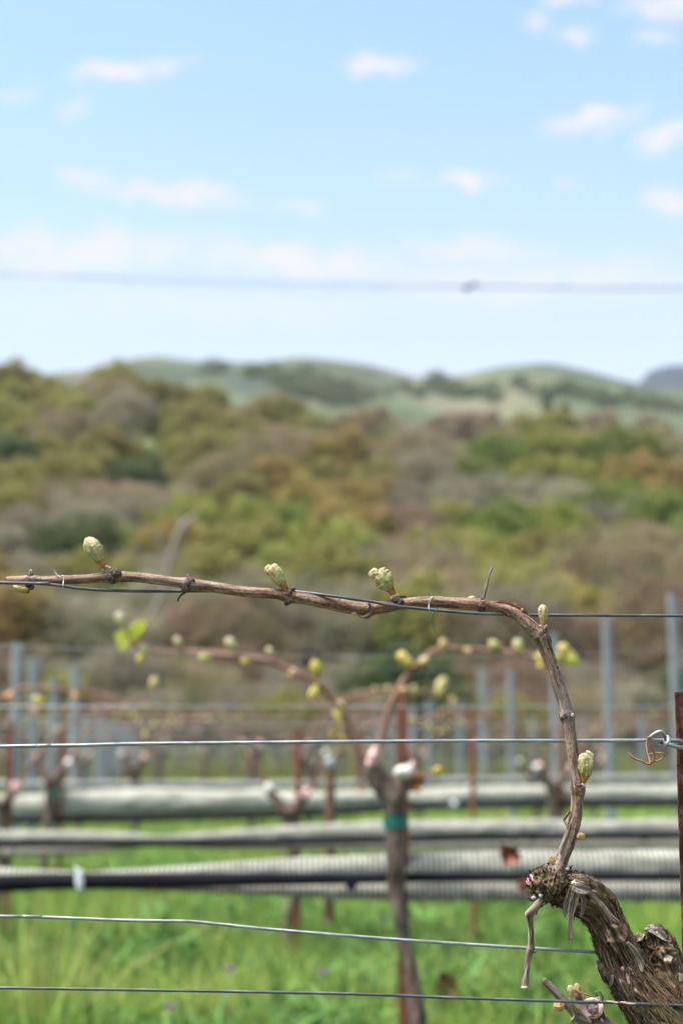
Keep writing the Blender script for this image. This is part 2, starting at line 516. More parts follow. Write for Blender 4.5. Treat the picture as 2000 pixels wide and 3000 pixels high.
M['grass'] = leaf_mat('grass_blade', .35, .6, scale=(12, 12, 12), spec=.2)

def path(pts, d, off=None):
    """pts: (px, py, r_px[, depth offset m]) -> world points and radii at depth d"""
    P = np.array([at(p[0], p[1], d + (p[3] if len(p) > 3 else 0)) for p in pts])
    R = np.array([p[2] * mpp(d) for p in pts])
    return P, R

# ================================================================== FOREGROUND VINE
D0 = 1.22
vine = empty('grapevine', 'old shaggy-barked grapevine in sharp focus with one long bent cane tied along the wire', 'grapevine', loc=at(1900, 3100, 1.24))
vine.location = (0, 0, 0)

cane_pts = [(19, 1701, 12), (60, 1700, 12.5), (92, 1699, 15), (120, 1700, 12.5), (153, 1700, 13), (255, 1696, 13.5), (300, 1692, 15), (333, 1689, 19),
            (360, 1690, 16), (408, 1692, 14.5), (510, 1705, 14), (535, 1708, 16), (553, 1711, 20), (575, 1714, 17), (612, 1718, 15.5),
            (714, 1733, 15), (802, 1739, 15.5), (830, 1744, 17), (848, 1747, 19), (870, 1751, 18), (904, 1756, 17), (981, 1770, 19), (1040, 1782, 19.5),
            (1075, 1785, 20), (1095, 1783, 18.5), (1149, 1774, 17.5), (1185, 1769, 16.5), (1261, 1763, 15.5), (1338, 1767, 16.5), (1390, 1771, 17.5), (1414, 1773, 19.5),
            (1440, 1776, 17), (1466, 1781, 17), (1495, 1791, 18), (1516, 1804, 18), (1543, 1827, 19.5), (1566, 1850, 22), (1582, 1869, 25), (1596, 1898, 20),
            (1613, 1945, 18.5), (1632, 2003, 18.5), (1649, 2052, 18), (1656, 2078, 19), (1660, 2096, 22), (1663, 2114, 19), (1667, 2141, 17), (1674, 2186, 17), (1681, 2230, 17.5),
            (1687, 2275, 17.5), (1691, 2300, 20), (1692, 2315, 20.5), (1690, 2340, 18), (1688, 2368, 17.5), (1683, 2403, 18), (1674, 2438, 18), (1661, 2476, 19), (1647, 2511, 19),
            (1637, 2537, 22), (1628, 2556, 27), (1618, 2580, 26)]
Pc, Rc = path(cane_pts, D0)
Pr, Rr = cr(Pc, Rc, .0008)
Sr = np.concatenate([[0], np.cumsum(np.linalg.norm(np.diff(Pr, axis=0), axis=1))])
def s_of(px, py):
    return Sr[np.argmin(np.linalg.norm(Pr - at(px, py, D0), axis=1))]
sg0, sg1 = s_of(1590, 1880), s_of(1657, 2080)
sm0, sm1 = s_of(1440, 1776), s_of(1570, 1855)
node_s = [s_of(*p) for p in [(92, 1699), (333, 1689), (553, 1711), (848, 1747), (1078, 1785), (1414, 1773), (1582, 1869), (1660, 2096), (1691, 2311), (1637, 2537)]]

def cane_disp(PH, S, R, T):
    c = np.stack([np.cos(PH) * .004, np.sin(PH) * .004, S], -1)
    d = .035 * ridge(c * [600, 600, 30]) + .03 * perlin(c * [220, 220, 45]) + .03 * fbm(c * [1500, 1500, 300], 2)
    for k, s in enumerate(node_s):
        w = np.exp(-((S - s) / .0035) ** 2)
        d = d + w * (.11 * perlin(c * 700 + k * 3.1) + .06 * ridge(c * [900, 900, 1400] + k))
        w2 = np.exp(-((S - s - .0052) / .0011) ** 2)
        d = d - .05 * w2
    # split running down the bent part, with a raised lip
    on = np.clip((S - sg0) / .006, 0, 1) * np.clip((sg1 - S) / .01, 0, 1)
    phg = 5.72 - .35 * (S - sg0) / (sg1 - sg0) + .10 * perlin(np.stack([S * 60, S * 0, S * 0], -1))
    dp = (PH - phg + math.pi) % (2 * math.pi) - math.pi
    d = d - on * .34 * np.exp(-(dp / .13) ** 2) + on * .12 * np.exp(-((dp - .3) / .18) ** 2) + on * .08 * np.exp(-((dp + .32) / .16) ** 2)
    return R * (1 + d)

mb = MB()
V, fs, tc = tube(Pr, Rr, 56, disp=cane_disp, resample=False)
mb.add(V, fs, tc)
cane = mb.build('cane', M['cane'], vine)
cane['label'] = 'long brown cane running along the wire and bending down to the vine head'

def lump(c, r, seed, amp=.25, fr=2.2, nu=20, nv=14, axis=None):
    return sphere(c, r, nu, nv, disp=lambda D: 1 + amp * fbm(D * fr + seed * 7.7, 3), axis=axis)

def nodule(items, d=D0, parent=None, mat='node', name='node'):
    """several lumps forming one swollen node"""
    m = MB()
    for k, (px, py, rx, rz, off) in enumerate(items):
        q = mpp(d)
        V, f, t = lump(at(px, py, d + off * q), (rx * q, min(rx, rz) * q * .9, rz * q), px * .13 + py * .07 + k)
        m.add(V, f, t)
    return m.build(name, M[mat], parent or cane)

nodule([(333, 1676, 14, 13, -12), (341, 1682, 15, 15, -14), (322, 1690, 12, 12, -12), (330, 1702, 12, 9, -10), (350, 1682, 7, 13, -12)])
nodule([(552, 1690, 7, 7, -2), (551, 1711, 13, 20, -12), (545, 1727, 14, 8, -8), (560, 1700, 10, 9, -12)])
nodule([(845, 1738, 12, 14, -12), (843, 1760, 11, 12, -8), (838, 1769, 6, 6, -3), (858, 1727, 7, 8, -8), (836, 1725, 10, 9, -10)])
nodule([(1160, 1757, 14, 12, -12), (1172, 1765, 12, 12, -14), (1154, 1748, 10, 8, -8)])
nodule([(1414, 1762, 10, 12, -8), (1410, 1775, 14, 16, -10), (1404, 1796, 9, 5, -4)])
nodule([(1583, 1853, 14, 11, -14), (1588, 1842, 13, 8, -10), (1577, 1868, 13, 15, -12), (1594, 1846, 8, 9, -16)])
nodule([(1660, 2096, 15, 16, -10), (1648, 2104, 9, 10, -8), (1672, 2092, 8, 9, -12)])
nodule([(1697, 2303, 10, 10, -14), (1706, 2312, 8, 9, -8), (1690, 2312, 13, 14, -8), (1703, 2325, 7, 10, -6)])
nodule([(88, 1720, 14, 9, -6), (85, 1703, 13, 15, -8), (89, 1686, 9, 12, -4), (80, 1733, 8, 5, -4)])
nodule([(1075, 1806, 12, 6, -6), (1068, 1797, 8, 7, -10)])
nodule([(1510, 1803, 5, 5, -14), (1490, 1802, 6, 5, -12)])
# woolly white base scales under the buds
nodule([(312, 1661, 8, 5, -14), (322, 1664, 6, 4, -14), (303, 1669, 5, 4, -12)], mat='wool', name='bud_wool')
nodule([(1155, 1747, 8, 6, -14), (1147, 1752, 6, 6, -14), (1163, 1743, 5, 4, -14)], mat='wool', name='bud_wool')
nodule([(1585, 1834, 8, 4, -12), (1594, 1836, 7, 5, -14), (1599, 1833, 5, 4, -14)], mat='wool', name='bud_wool')
nodule([(1703, 2301, 7, 6, -16), (1709, 2304, 5, 5, -14), (1698, 2296, 3, 6, -14)], mat='wool', name='bud_wool')
# little pruned stub with pale face, and pale cut on a node
mb = MB()
P, R = path([(88, 1692, 8), (90, 1684, 6.5), (92, 1674, 6)], D0 - .001)
mb.add(*tube(P, R, 14, .0006)); mb.build('stub', M['node'], cane)
V, f, t = lump(at(91.5, 1676, D0 - .0022), (4.5 * mpp(D0), 1.2 * mpp(D0), 8 * mpp(D0)), 4, .12)
MB().add(V, f, t).build('cut_face', M['cut'], cane)
V, f, t = lump(at(1676, 2095, D0 - .0058), (5.5 * mpp(D0), 1.5 * mpp(D0), 5.5 * mpp(D0)), 9, .15)
MB().add(V, f, t).build('cut_face', M['cut'], cane)
V, f, t = lump(at(1584, 1853, D0 - .0068), (7 * mpp(D0), 2.2 * mpp(D0), 8 * mpp(D0)), 12, .3)
MB().add(V, f, t).build('cut_face', M['twig'], cane)

# thin dead spur and tendril ends on the cane
def twig(pts, mat, name, parent, d=D0, nseg=10, label=None, rough=.12):
    P, R = path(pts, d)
    m = MB()
    def dd(PH, S, RR, T):
        c = np.stack([np.cos(PH) * .003, np.sin(PH) * .003, S], -1)
        return RR * (1 + rough * fbm(c * [900, 900, 240], 2))
    V, f, t = tube(P, R, nseg, .0008, disp=dd)
    m.add(V, f, t)
    o = m.build(name, M[mat], parent)
    if label: o['label'] = label
    return o
twig([(1413, 1762, 6), (1416, 1750, 4.6), (1421, 1728, 4), (1428, 1700, 3.6), (1434, 1680, 3.2), (1439, 1666, 3.6), (1440, 1663, 3)], 'twig', 'dead_twig', cane, label='thin grey dead twig standing up from the cane')
twig([(548, 1731, 5), (538, 1738, 4), (530, 1744, 2.8), (524, 1752, 3), (521, 1762, 3.4)], 'node', 'tendril_stump', cane)
twig([(1079, 1768, 3.5, -.0062), (1088, 1781, 4.2, -.0066), (1086, 1794, 4.4, -.006), (1074, 1804, 4.6, -.0055), (1060, 1807, 4, -.004), (1050, 1801, 3, -.003)], 'twig', 'tendril', cane)
twig([(1668, 2377, 4, -.003), (1657, 2393, 4, -.002), (1652, 2402, 3.5, -.001), (1656, 2411, 3.5, -.002), (1660, 2422, 3, -.003)], 'twig', 'bark_loop', cane)

def strip(pts, name='bark_strip', parent=None, d=D0, mat='strip', curl=.5, thick=.0005, nrm=(0, -1, .15)):
    """pts: (px, py, halfwidth px, offset px towards the camera)"""
    q = mpp(d)
    P = np.array([at(p[0], p[1], d - p[3] * q) for p in pts])
    W = np.array([p[2] * q for p in pts])
    m = MB(); V, f, t = ribbon(P, W, nrm, thick, curl, .0012)
    V = V + np.stack([perlin(V * 500 + 3), perlin(V * 500 + 30), perlin(V * 500 + 60)], -1) * .00025
    m.add(V, f, t)
    return m.build(name, M[mat], parent or cane)
strip([(1453, 1762, 3, 10), (1480, 1764, 4, 8), (1500, 1770, 6, 4), (1524, 1783, 6, 4), (1545, 1805, 5, 2), (1562, 1826, 3, 4), (1572, 1836, 1.5, 6)], mat='rust', nrm=(.5, -.6, .6))
strip([(1606, 1862, 2, 4), (1611, 1875, 3, 4), (1609, 1895, 3, 6), (1607, 1915, 2, 10)], mat='node', nrm=(.3, -1, 0))
strip([(1588, 1880, 1.5, 19), (1604, 1925, 2, 19), (1622, 1980, 2, 19), (1640, 2030, 1.5, 18), (1652, 2070, 1, 18)], mat='twig', nrm=(0, -1, 0), curl=-.5)
strip([(1598, 1890, 2, 16), (1620, 1945, 2.5, 16), (1640, 2005, 2.5, 16), (1655, 2060, 1.5, 15)], mat='cane', nrm=(.3, -1, 0), curl=-.5)
strip([(1170, 1751, 2, 4), (1180, 1748, 4, 2), (1192, 1752, 1.5, 2)], mat='node')
strip([(1672, 2410, 2, 16), (1664, 2436, 4, 18), (1650, 2470, 4, 19), (1640, 2500, 2, 18)], mat='twig', curl=-.4)

# ---- buds -----------------------------------------------------------
GREEN = np.array((.26, .31, .065)); CREAM = np.array((.60, .53, .33)); PINKY = np.array((.60, .26, .13)); RED = np.array((.34, .06, .02)); OCH = np.array((.36, .20, .03))
def bud(pts, seed, d=D0, off=0.0, parent=None, green=.6, flat=.7, nseg=40, step=.0005, brown=0.0, mat='bud', ser=.10, label=None, name='bud', tips=0):
    P, R = path(pts, d + off)
    def dd(PH, S, RR, T):
        c = np.stack([np.cos(PH), np.sin(PH), T * 3], -1)
        env = np.clip((T - .12) / .3, 0, 1)
        pl = .035 * env * np.cos(9 * PH + 2.5 * T + seed) + .045 * env * np.cos(5 * PH - 3 * T + seed * 2)
        jag = ser * 1.6 * env * (np.abs(perlin(np.stack([T * 14, PH * .6, PH * 0 + seed], -1))) + .3 * np.abs(np.sin(T * 31 + seed))) * np.clip(np.abs(np.sin(PH)) * 1.6 - .8, 0, 1)
        return RR * (1 + pl * 1.2 + .20 * perlin(c * 1.5 + seed) + .05 * perlin(c * 4 + seed) + .02 * perlin(c * 11 + seed) + jag) * (1 - .06 * T)
    V, f, t = tube(P, R, nseg, step, disp=dd, flat=flat)
    n = len(V)
    ns = nseg
    rows = (n - 2) // ns
    T = np.concatenate([np.repeat(np.arange(rows) / (rows - 1), ns), [0, 1]])
    PHv = np.concatenate([np.tile(np.linspace(0, 2 * math.pi, ns, endpoint=False), rows), [0, 0]])
    nz = fbm(V * 260 + seed * 5, 3)
    nz2 = fbm(V * 700 + seed * 9, 2)
    vein = np.clip(np.cos(9 * PHv + 2.5 * T + seed), 0, 1) ** 3
    a = np.clip((T - .62) * 3 + nz * .55, 0, 1)[:, None]
    g = np.array(GREEN * green + CREAM * (1 - green))
    col = g * (1 - a) + CREAM * a
    col = col * (1 - .5 * vein[:, None] * (1 - .6 * a)) + vein[:, None] * (1 - .6 * a) * .5 * OCH * .8
    col = col * (1 + .35 * fbm(V * 420 + seed, 2))[:, None]
    e = np.clip((T - .8) * 4 + nz2 * .8 - .2, 0, 1)[:, None] * .55
    col = col * (1 - e) + (PINKY if seed % 2 < 1.2 else OCH * 1.2) * e
    b = np.clip((.31 - T) * 7 + nz * .6, 0, 1)[:, None]
    bc = OCH * .8 + RED * .3
    col = col * (1 - b) + bc * b
    r = np.clip(1 - np.abs(T - .27) * 7 + nz2 * .9 - .35, 0, 1)[:, None] * .8
    col = col * (1 - r) + RED * r
    sp = (np.clip(nz2 - .35, 0, .3) * 1.6)[:, None] * (T < .75)[:, None]
    col = col * (1 - sp) + np.array((.12, .13, .04)) * sp
    if brown:
        col = col * (1 - brown) + brown * (np.array((.62, .40, .20)) * (1 - .4 * vein[:, None]) + .25 * nz[:, None])
    m = MB(); m.add(V, f, t, np.clip(col, .01, .95))
    # furled outer leaf edge: a second, open layer over one side
    if rows > 12 and nseg >= 24:
        base = V[:-2].reshape(rows, ns, 3)
        cc = base.mean(1, keepdims=True)
        k0, k1 = int(rows * .28), int(rows * .93)
        j0 = int(ns * (.60 if seed % 2 < 1 else .02)); w = int(ns * .36)
        js = [(j0 + k) % ns for k in range(w)]
        sub = cc[k0:k1] + (base[k0:k1][:, js] - cc[k0:k1]) * 1.07
        rr = np.arange(k1 - k0)[:, None] / (k1 - k0)
        jj = np.arange(w)[None] / (w - 1)
        lift = (np.maximum(0, (np.abs(jj - .5) * 2 - .55)) * .35 * np.sin(rr * 3) + .04 * np.sin(rr * 40 + seed) * (np.abs(jj - .5) > .4))
        sub = sub + (sub - cc[k0:k1]) * lift[..., None]
        inner = sub - (sub - cc[k0:k1]) * .035
        A = sub.reshape(-1, 3); Bq = inner.reshape(-1, 3)
        K = k1 - k0
        i = np.arange(K - 1)[:, None] * w; j = np.arange(w - 1)[None]
        q = np.stack([i + j, i + w + j, i + w + j + 1, i + j + 1], -1).reshape(-1, 4)
        cA = col[:-2].reshape(rows, ns, 3)[k0:k1][:, js].reshape(-1, 3)
        edge = (np.abs(jj - .5) > .42) | (rr > .94)
        cA = np.where(np.broadcast_to(edge, (K, w)).reshape(-1, 1), CREAM * .55 + PINKY * .5, cA * 1.06)
        m.add(A, q[:, ::-1], None, np.clip(cA, 0, .95)); m.add(Bq, q, None, np.clip(cA * .9, 0, .95))
    if tips:
        r_ = np.random.default_rng(int(seed * 100)); q = mpp(d)
        Pt, Rt = P, R
        for k in range(tips):
            t0 = r_.uniform(.25, .6); i0 = t0 * (len(Pt) - 1); a0 = int(i0); pb = Pt[a0] + (Pt[a0 + 1] - Pt[a0]) * (i0 - a0); rb = Rt[a0]
            ax_ = Pt[-1] - Pt[0]; ax_ /= np.linalg.norm(ax_)
            sd = np.cross(ax_, [0, -1, 0]) * r_.choice([-1, 1]) * r_.uniform(.3, 1.0) + np.array([0, -.5, 0])
            p0 = pb + sd * rb * .75; L = rb * r_.uniform(1.1, 1.9)
            p2 = p0 + ax_ * L * .8 + sd * rb * r_.uniform(-.1, .25)
            Pk, Wk = cr(np.array([p0, (p0 + p2) / 2 + sd * rb * .25, p2]), rb * np.array([.35, .5, .12]), .0006)
            Wk = Wk * (1 + .3 * np.sin(np.arange(len(Wk)) * 1.9))
            Vr, fr, _t = ribbon(Pk, Wk, sd + np.array([0, -.4, 0]), .0003, -.6, .01)
            u = np.linspace(0, 1, len(Vr))[:, None]
            cR = (GREEN * .7 + CREAM * .3) * (1 - u) + (CREAM * .6 + PINKY * .4) * u
            m.add(Vr, fr, None, np.clip(cR * r_.uniform(.85, 1.15), .02, .9))
    o = m.build(name, M[mat], parent or cane)
    if label: o['label'] = label
    return o

f0 = -.0035
bud([(311, 1668, 5), (305, 1658, 9), (299, 1648, 11), (291, 1636, 15), (281, 1618, 21), (272, 1603, 22), (264, 1590, 19), (258, 1579, 12), (256, 1574, 5)], 1.3, off=f0, tips=5)
bud([(262, 1618, 6), (256, 1608, 9), (251, 1598, 7), (249, 1590, 3)], 2.2, off=f0 + .001, brown=.35, nseg=20, name='leaf_lobe')
bud([(838, 1730, 5), (833, 1720, 9), (827, 1710, 12), (820, 1698, 16), (811, 1684, 19), (803, 1672, 20), (797, 1662, 17), (793, 1657, 8)], 2.7, off=f0, green=.5, tips=5)
bud([(795, 1683, 7), (787, 1675, 9), (785, 1667, 9), (790, 1659, 6), (793, 1656, 3)], 5.2, off=f0, brown=.35, nseg=20, name='leaf_lobe')
bud([(1155, 1750, 6), (1150, 1738, 9), (1144, 1728, 11), (1136, 1715, 19), (1127, 1701, 23), (1118, 1688, 22), (1110, 1678, 18), (1105, 1673, 8)], 4.4, off=f0, green=.75, ser=.3, tips=5)
bud([(1112, 1692, 8), (1103, 1686, 13), (1095, 1680, 14), (1088, 1674, 12), (1085, 1671, 6)], 6.6, off=f0 - .001, green=.2, nseg=28, ser=.25, name='leaf_lobe')
bud([(1589, 1835, 6), (1590, 1826, 8), (1590, 1816, 9), (1589, 1803, 12.5), (1589, 1789, 13.5), (1590, 1778, 11), (1591, 1771, 5)], 3.3, off=f0, green=.35, brown=.25)
bud([(1707, 2296, 5), (1709, 2286, 9), (1711, 2276, 12), (1713, 2258, 19), (1713, 2240, 22.5), (1713, 2222, 21), (1711, 2210, 15), (1710, 2205, 7)], 1.9, off=f0, green=.6)
bud([(1728, 2238, 4), (1733, 2226, 6), (1731, 2214, 7), (1722, 2206, 7), (1714, 2204, 4)], 7.1, off=f0 - .001, green=.1, nseg=20, name='leaf_lobe')
for k, (p, s) in enumerate([
        ([(1688, 2454, 6), (1695, 2451, 10), (1702, 2447, 11), (1708, 2443, 7), (1709, 2441, 3)], 1.1),
        ([(1624, 2533, 4), (1620, 2526, 7), (1615, 2517, 8), (1611, 2510, 6), (1609, 2507, 3)], 2.1),
        ([(1382, 1760, 6), (1381, 1755, 11), (1380, 1750, 11), (1379, 1746, 6)], 3.1),
        ([(84, 1728, 6), (70, 1729, 9), (56, 1725, 8), (44, 1719, 5), (38, 1717, 2)], 4.9),
        ([(1046, 1800, 4), (1037, 1797, 6), (1030, 1793, 4)], 5.5),
        ([(1526, 1790, 3), (1529, 1786, 5), (1530, 1782, 3)], 6.1)]):
    bud(p, s, off=-.003 if k != 2 else .003, brown=.75 if k != 3 else .2, nseg=26, name='small_bud')

# ================================================================== TRUNK (merged tubes -> voxel skin -> bark relief)
def Z4(x, y, r):                 # coordinates read off an enlargement of the lower right corner
    return (1450 + x / 2.851, 2350 + y / 2.851, r / 2.851)
limbs = [
    [Z4(315, 690, 40), Z4(345, 675, 105), Z4(410, 680, 138), Z4(500, 700, 150), Z4(610, 735, 165), Z4(700, 770, 172), Z4(785, 815, 172), Z4(865, 900, 152), Z4(922, 1005, 140),
     Z4(975, 1125, 145), Z4(1032, 1260, 158), Z4(1095, 1395, 172), Z4(1190, 1550, 195), Z4(1310, 1700, 222), Z4(1420, 1850, 255), Z4(1510, 2000, 275), Z4(1600, 2300, 300), Z4(1640, 2700, 310)],
    [Z4(1330, 1075, 45), Z4(1335, 1130, 95), Z4(1350, 1210, 150), Z4(1385, 1330, 162), Z4(1425, 1470, 190), Z4(1480, 1640, 230), Z4(1560, 1850, 280), Z4(1620, 2100, 300)],
    [Z4(1190, 1130, 42), Z4(1215, 1170, 70), Z4(1270, 1260, 100), Z4(1340, 1380, 130)],
    [Z4(1345, 1040, 35), Z4(1400, 1130, 60), Z4(1450, 1230, 75), Z4(1480, 1330, 80)],
    [Z4(900, 1330, 25), Z4(925, 1400, 45), Z4(985, 1460, 55), Z4(1060, 1480, 70)],
    [Z4(400, 560, 45), Z4(390, 620, 70), Z4(400, 700, 80)],
    [Z4(520, 590, 85), Z4(500, 660, 105), Z4(480, 720, 95)],
    [Z4(340, 760, 55), Z4(370, 800, 45), Z4(395, 830, 30)],
]
dofs = [.004, .012, .012, .012, .0, .0, -.004, .0]
def with_depth(L, d):
    out = []
    for k, p in enumerate(L):
        out.append(at(p[0], p[1], D0 + d))
    return np.array(out), np.array([p[2] * mpp(D0) for p in L])
mb = MB(); limbPR = []
for L, d in zip(limbs, dofs):
    P, R = with_depth(L, d)
    P, R = cr(P, R, .0015)
    limbPR.append((P, R))
    V, f, t = tube(P, R * .95, 32, resample=False)
    mb.add(V, f, t)
tmp = mb.build('trunk_build', M['bark'])
md = tmp.modifiers.new('r', 'REMESH'); md.mode = 'VOXEL'; md.voxel_size = .00075; md.use_smooth_shade = True
dg = bpy.context.evaluated_depsgraph_get()
me2 = bpy.data.meshes.new_from_object(tmp.evaluated_get(dg))
nv = len(me2.vertices)
V = np.empty(nv * 3); me2.vertices.foreach_get('co', V); V = V.reshape(-1, 3)
nor = np.empty(nv * 3); me2.vertices.foreach_get('normal', nor); nor = nor.reshape(-1, 3)
nf = len(me2.polygons)
lt = np.empty(nf, np.int32); me2.polygons.foreach_get('loop_total', lt)
lv = np.empty(len(me2.loops), np.int32); me2.loops.foreach_get('vertex_index', lv)
assert (lt == 4).all()
quads = lv.reshape(-1, 4)
bpy.data.objects.remove(tmp)

best = np.full(nv, 1e9); TCt = np.zeros((nv, 3)); HEADW = np.zeros(nv)
for li, (P, R) in enumerate(limbPR):
    T_, N_, B_ = frames(P, (0, -1, 0))
    S = np.concatenate([[0], np.cumsum(np.linalg.norm(np.diff(P, axis=0), axis=1))])
    for a0 in range(0, nv, 20000):
        vv = V[a0:a0 + 20000]
        D = np.linalg.norm(vv[:, None] - P[None], axis=2)
        rel = D / R[None]
        k = np.argmin(rel, 1)
        rm = rel[np.arange(len(vv)), k]
        w = vv - P[k]
        x = np.einsum('ij,ij->i', w, N_[k]); y = np.einsum('ij,ij->i', w, B_[k]); z = np.einsum('ij,ij->i', w, T_[k])
        ang = np.arctan2(y, x)
        ok = rm < best[a0:a0 + 20000] - (.0 if li == 0 else .02)
        idx = np.where(ok)[0] + a0
        best[idx] = rm[ok]
        # twist the grain slowly round the limb
        tw = ang + (S[k] + z) * 9
        TCt[idx] = np.stack([np.cos(tw) * .014, np.sin(tw) * .014, S[k] + z + li * .37], -1)[ok]
headc = at(1600, 2595, D0)
HEADW = np.clip(1.4 - np.linalg.norm((V - headc) / [.034, .05, .03], axis=1), 0, 1)
stubc = at(1915, 2760, D0)
STUBW = np.clip(1.3 - np.linalg.norm((V - stubc) / [.022, .05, .022], axis=1), 0, 1)
lump_w = np.maximum(HEADW, STUBW)
wq = np.stack([perlin(V * 90), perlin(V * 90 + 9), perlin(V * 90 + 31)], -1)
tq = TCt + wq * np.array([.0022, .0022, .010])
grain = (ridge(tq * [260, 260, 16]) * .55 + ridge(tq * [520, 520, 34] + 5) * .35 + ridge(tq * [1100, 1100, 90] + 9) * .18)
plates = np.clip(ridge(tq * [150, 150, 24] + 3) - .35, 0, 1)
disp = (1 - lump_w * .75) * (.0028 * (grain - .45) + .0018 * plates) + .0022 * fbm(V * 65, 2) * .6
vor = ridge(V * 190 + wq * 1.4)
disp += lump_w * (.0026 * (vor - .5) + .0014 * fbm(V * 420, 3))
# round knot swellings on the arm
for (x, y, r) in [(1000, 1095, 75), (945, 1160, 28), (1430, 1290, 65), (700, 690, 60), (420, 730, 70), (350, 700, 50)]:
    px, py, rr = Z4(x, y, r)
    c = at(px, py, D0)
    dd_ = np.linalg.norm((V - c)[:, [0, 2]], axis=1) / (rr * mpp(D0))
    front = (nor[:, 1] < 0)
    disp += front * (.0035 * np.exp(-(dd_ ** 2)) - .0032 * np.exp(-(dd_ / .35) ** 2) + .0012 * np.exp(-((dd_ - .85) / .22) ** 2))
V2 = V + nor * disp[:, None]
mb = MB(); mb.add(V2, quads, TCt)
# shaggy fibres and flakes lying along the arms
R_ = np.random.default_rng(21)
for q in range(1050):
    li = 0 if q < 700 else 1
    P, R = limbPR[li]
    T_, N_, B_ = frames(P, (0, -1, 0))
    k0 = int(R_.uniform(.22 if li == 0 else .25, .98) * len(P)) if li == 0 else int(R_.uniform(.3, .98) * len(P))
    ln = int(R_.uniform(6, 30)); k1 = min(len(P) - 1, k0 + ln)
    if k1 - k0 < 4: continue
    a = R_.uniform(-1.75, 1.75); da = R_.normal(0, .25)
    ks = np.linspace(k0, k1, 6).astype(int)
    lift0, lift1 = R_.uniform(0, .0022), R_.uniform(0, .0022) * (R_.random() < .6)
    pts = []; nn = []
    for j, k in enumerate(ks):
        aa = a + da * j / 5 - P.shape[0] * 0
        u = j / 5
        n_ = N_[k] * math.cos(aa) + B_[k] * math.sin(aa)
        pts.append(P[k] + n_ * (R[k] * 1.0 + .0007 + lift0 * (1 - u) ** 3 + lift1 * u ** 3)); nn.append(n_)
    w = R_.uniform(.00022, .0008)
    W = w * np.array([.3, .9, 1, 1, .8, .2])
    Pq, Wq = cr(np.array(pts), W, .0025)
    nq = np.array([nn[min(5, int(round(i)))] for i in np.linspace(0, 5, len(Pq))])
    Vr, fr, tr_ = ribbon(Pq, Wq, nq, .0004, R_.uniform(-.7, .5), .01)
    if len(Vr) != 0:
        mb.add(Vr, fr, tr_ + np.array([a * .014, 0, q * .011]))
# crumbly tufts round the head
for q in range(110):
    c = headc + R_.normal(size=3) * [.015, .008, .012]
    n_ = c - headc; n_ /= np.linalg.norm(n_)
    near = np.argmin(((V2 - (headc + n_ * .03)) ** 2).sum(1))
    c = V2[near]
    dirr = nor[near] + R_.normal(size=3) * .9
    dirr /= np.linalg.norm(dirr)
    L = R_.uniform(.001, .0032)
    P3 = np.array([c, c + dirr * L * .5, c + dirr * L + R_.normal(size=3) * .0008])
    Vr, fr, tr_ = ribbon(P3, np.array([.0012, .0010, .0003]) * R_.uniform(.3, 1), nor[near] + R_.normal(size=3) * .3, .0003, .3, .002)
    mb.add(Vr, fr, tr_)
trunk = mb.build('trunk', M['bark'], vine)

# hanging loose bark
tk = dict(parent=trunk)
def Z4s(x, y, w, off): return (1450 + x / 2.851, 2350 + y / 2.851, w / 2.851, off / 2.851)
strip([Z4s(640, 700, 18, 190), Z4s(615, 790, 28, 185), Z4s(595, 860, 24, 178), Z4s(585, 925, 14, 172), Z4s(580, 965, 4, 170)], curl=.6, **tk)
strip([Z4s(670, 720, 26, 195), Z4s(660, 800, 34, 190), Z4s(640, 880, 30, 184), Z4s(628, 960, 20, 180), Z4s(624, 1050, 20, 178), Z4s(628, 1150, 19, 176)], curl=.35, **tk)
strip([Z4s(700, 760, 14, 200), Z4s(735, 810, 22, 190), Z4s(732, 870, 17, 184), Z4s(712, 960, 13, 178)], curl=.5, **tk)
strip([Z4s(770, 745, 18, 196), Z4s(830, 800, 22, 188), Z4s(900, 870, 22, 178), Z4s(970, 960, 20, 168), Z4s(1040, 1010, 8, 160)], mat='twig', curl=-.4, **tk)
strip([Z4s(650, 690, 40, 180), Z4s(720, 720, 60, 190), Z4s(790, 740, 25, 185)], mat='strip', curl=.5, **tk)
strip([Z4s(850, 1320, 12, 60), Z4s(880, 1380, 22, 80), Z4s(930, 1440, 26, 90), Z4s(975, 1480, 12, 90)], mat='node', curl=.6, **tk)
strip([Z4s(975, 1440, 8, 100), Z4s(970, 1500, 12, 105), Z4s(945, 1555, 8, 100)], mat='strip', **tk)
strip([Z4s(1100, 1170, 12, 150), Z4s(1160, 1240, 22, 140), Z4s(1210, 1340, 26, 130), Z4s(1230, 1420, 10, 150)], mat='strip', curl=-.5, **tk)
strip([Z4s(820, 1090, 8, 20), Z4s(835, 1140, 7, 20), Z4s(850, 1190, 3, 20)], mat='node', **tk)
strip([Z4s(960, 800, 10, 60), Z4s(1000, 890, 16, 50), Z4s(1050, 980, 8, 50)], mat='strip', nrm=(.7, -.6, .5), curl=-.3, **tk)
# resin-like pale scale where an old shoot broke off
V, f, t = lump(at(*Z4(690, 680, 0)[:2], D0 - .0165), (.0052, .002, .0026), 31, .3)
MB().add(V, f, t).build('bark_scale', M['wool'], trunk)
for (x, y) in [(380, 783), (318, 800), (600, 560)]:
    V, f, t = lump(at(*Z4(x, y, 0)[:2], D0 - (.0125 if x != 600 else .004)), (.0016, .001, .0014), x, .3)
    MB().add(V, f, t).build('pale_scale', M['wool'], trunk)

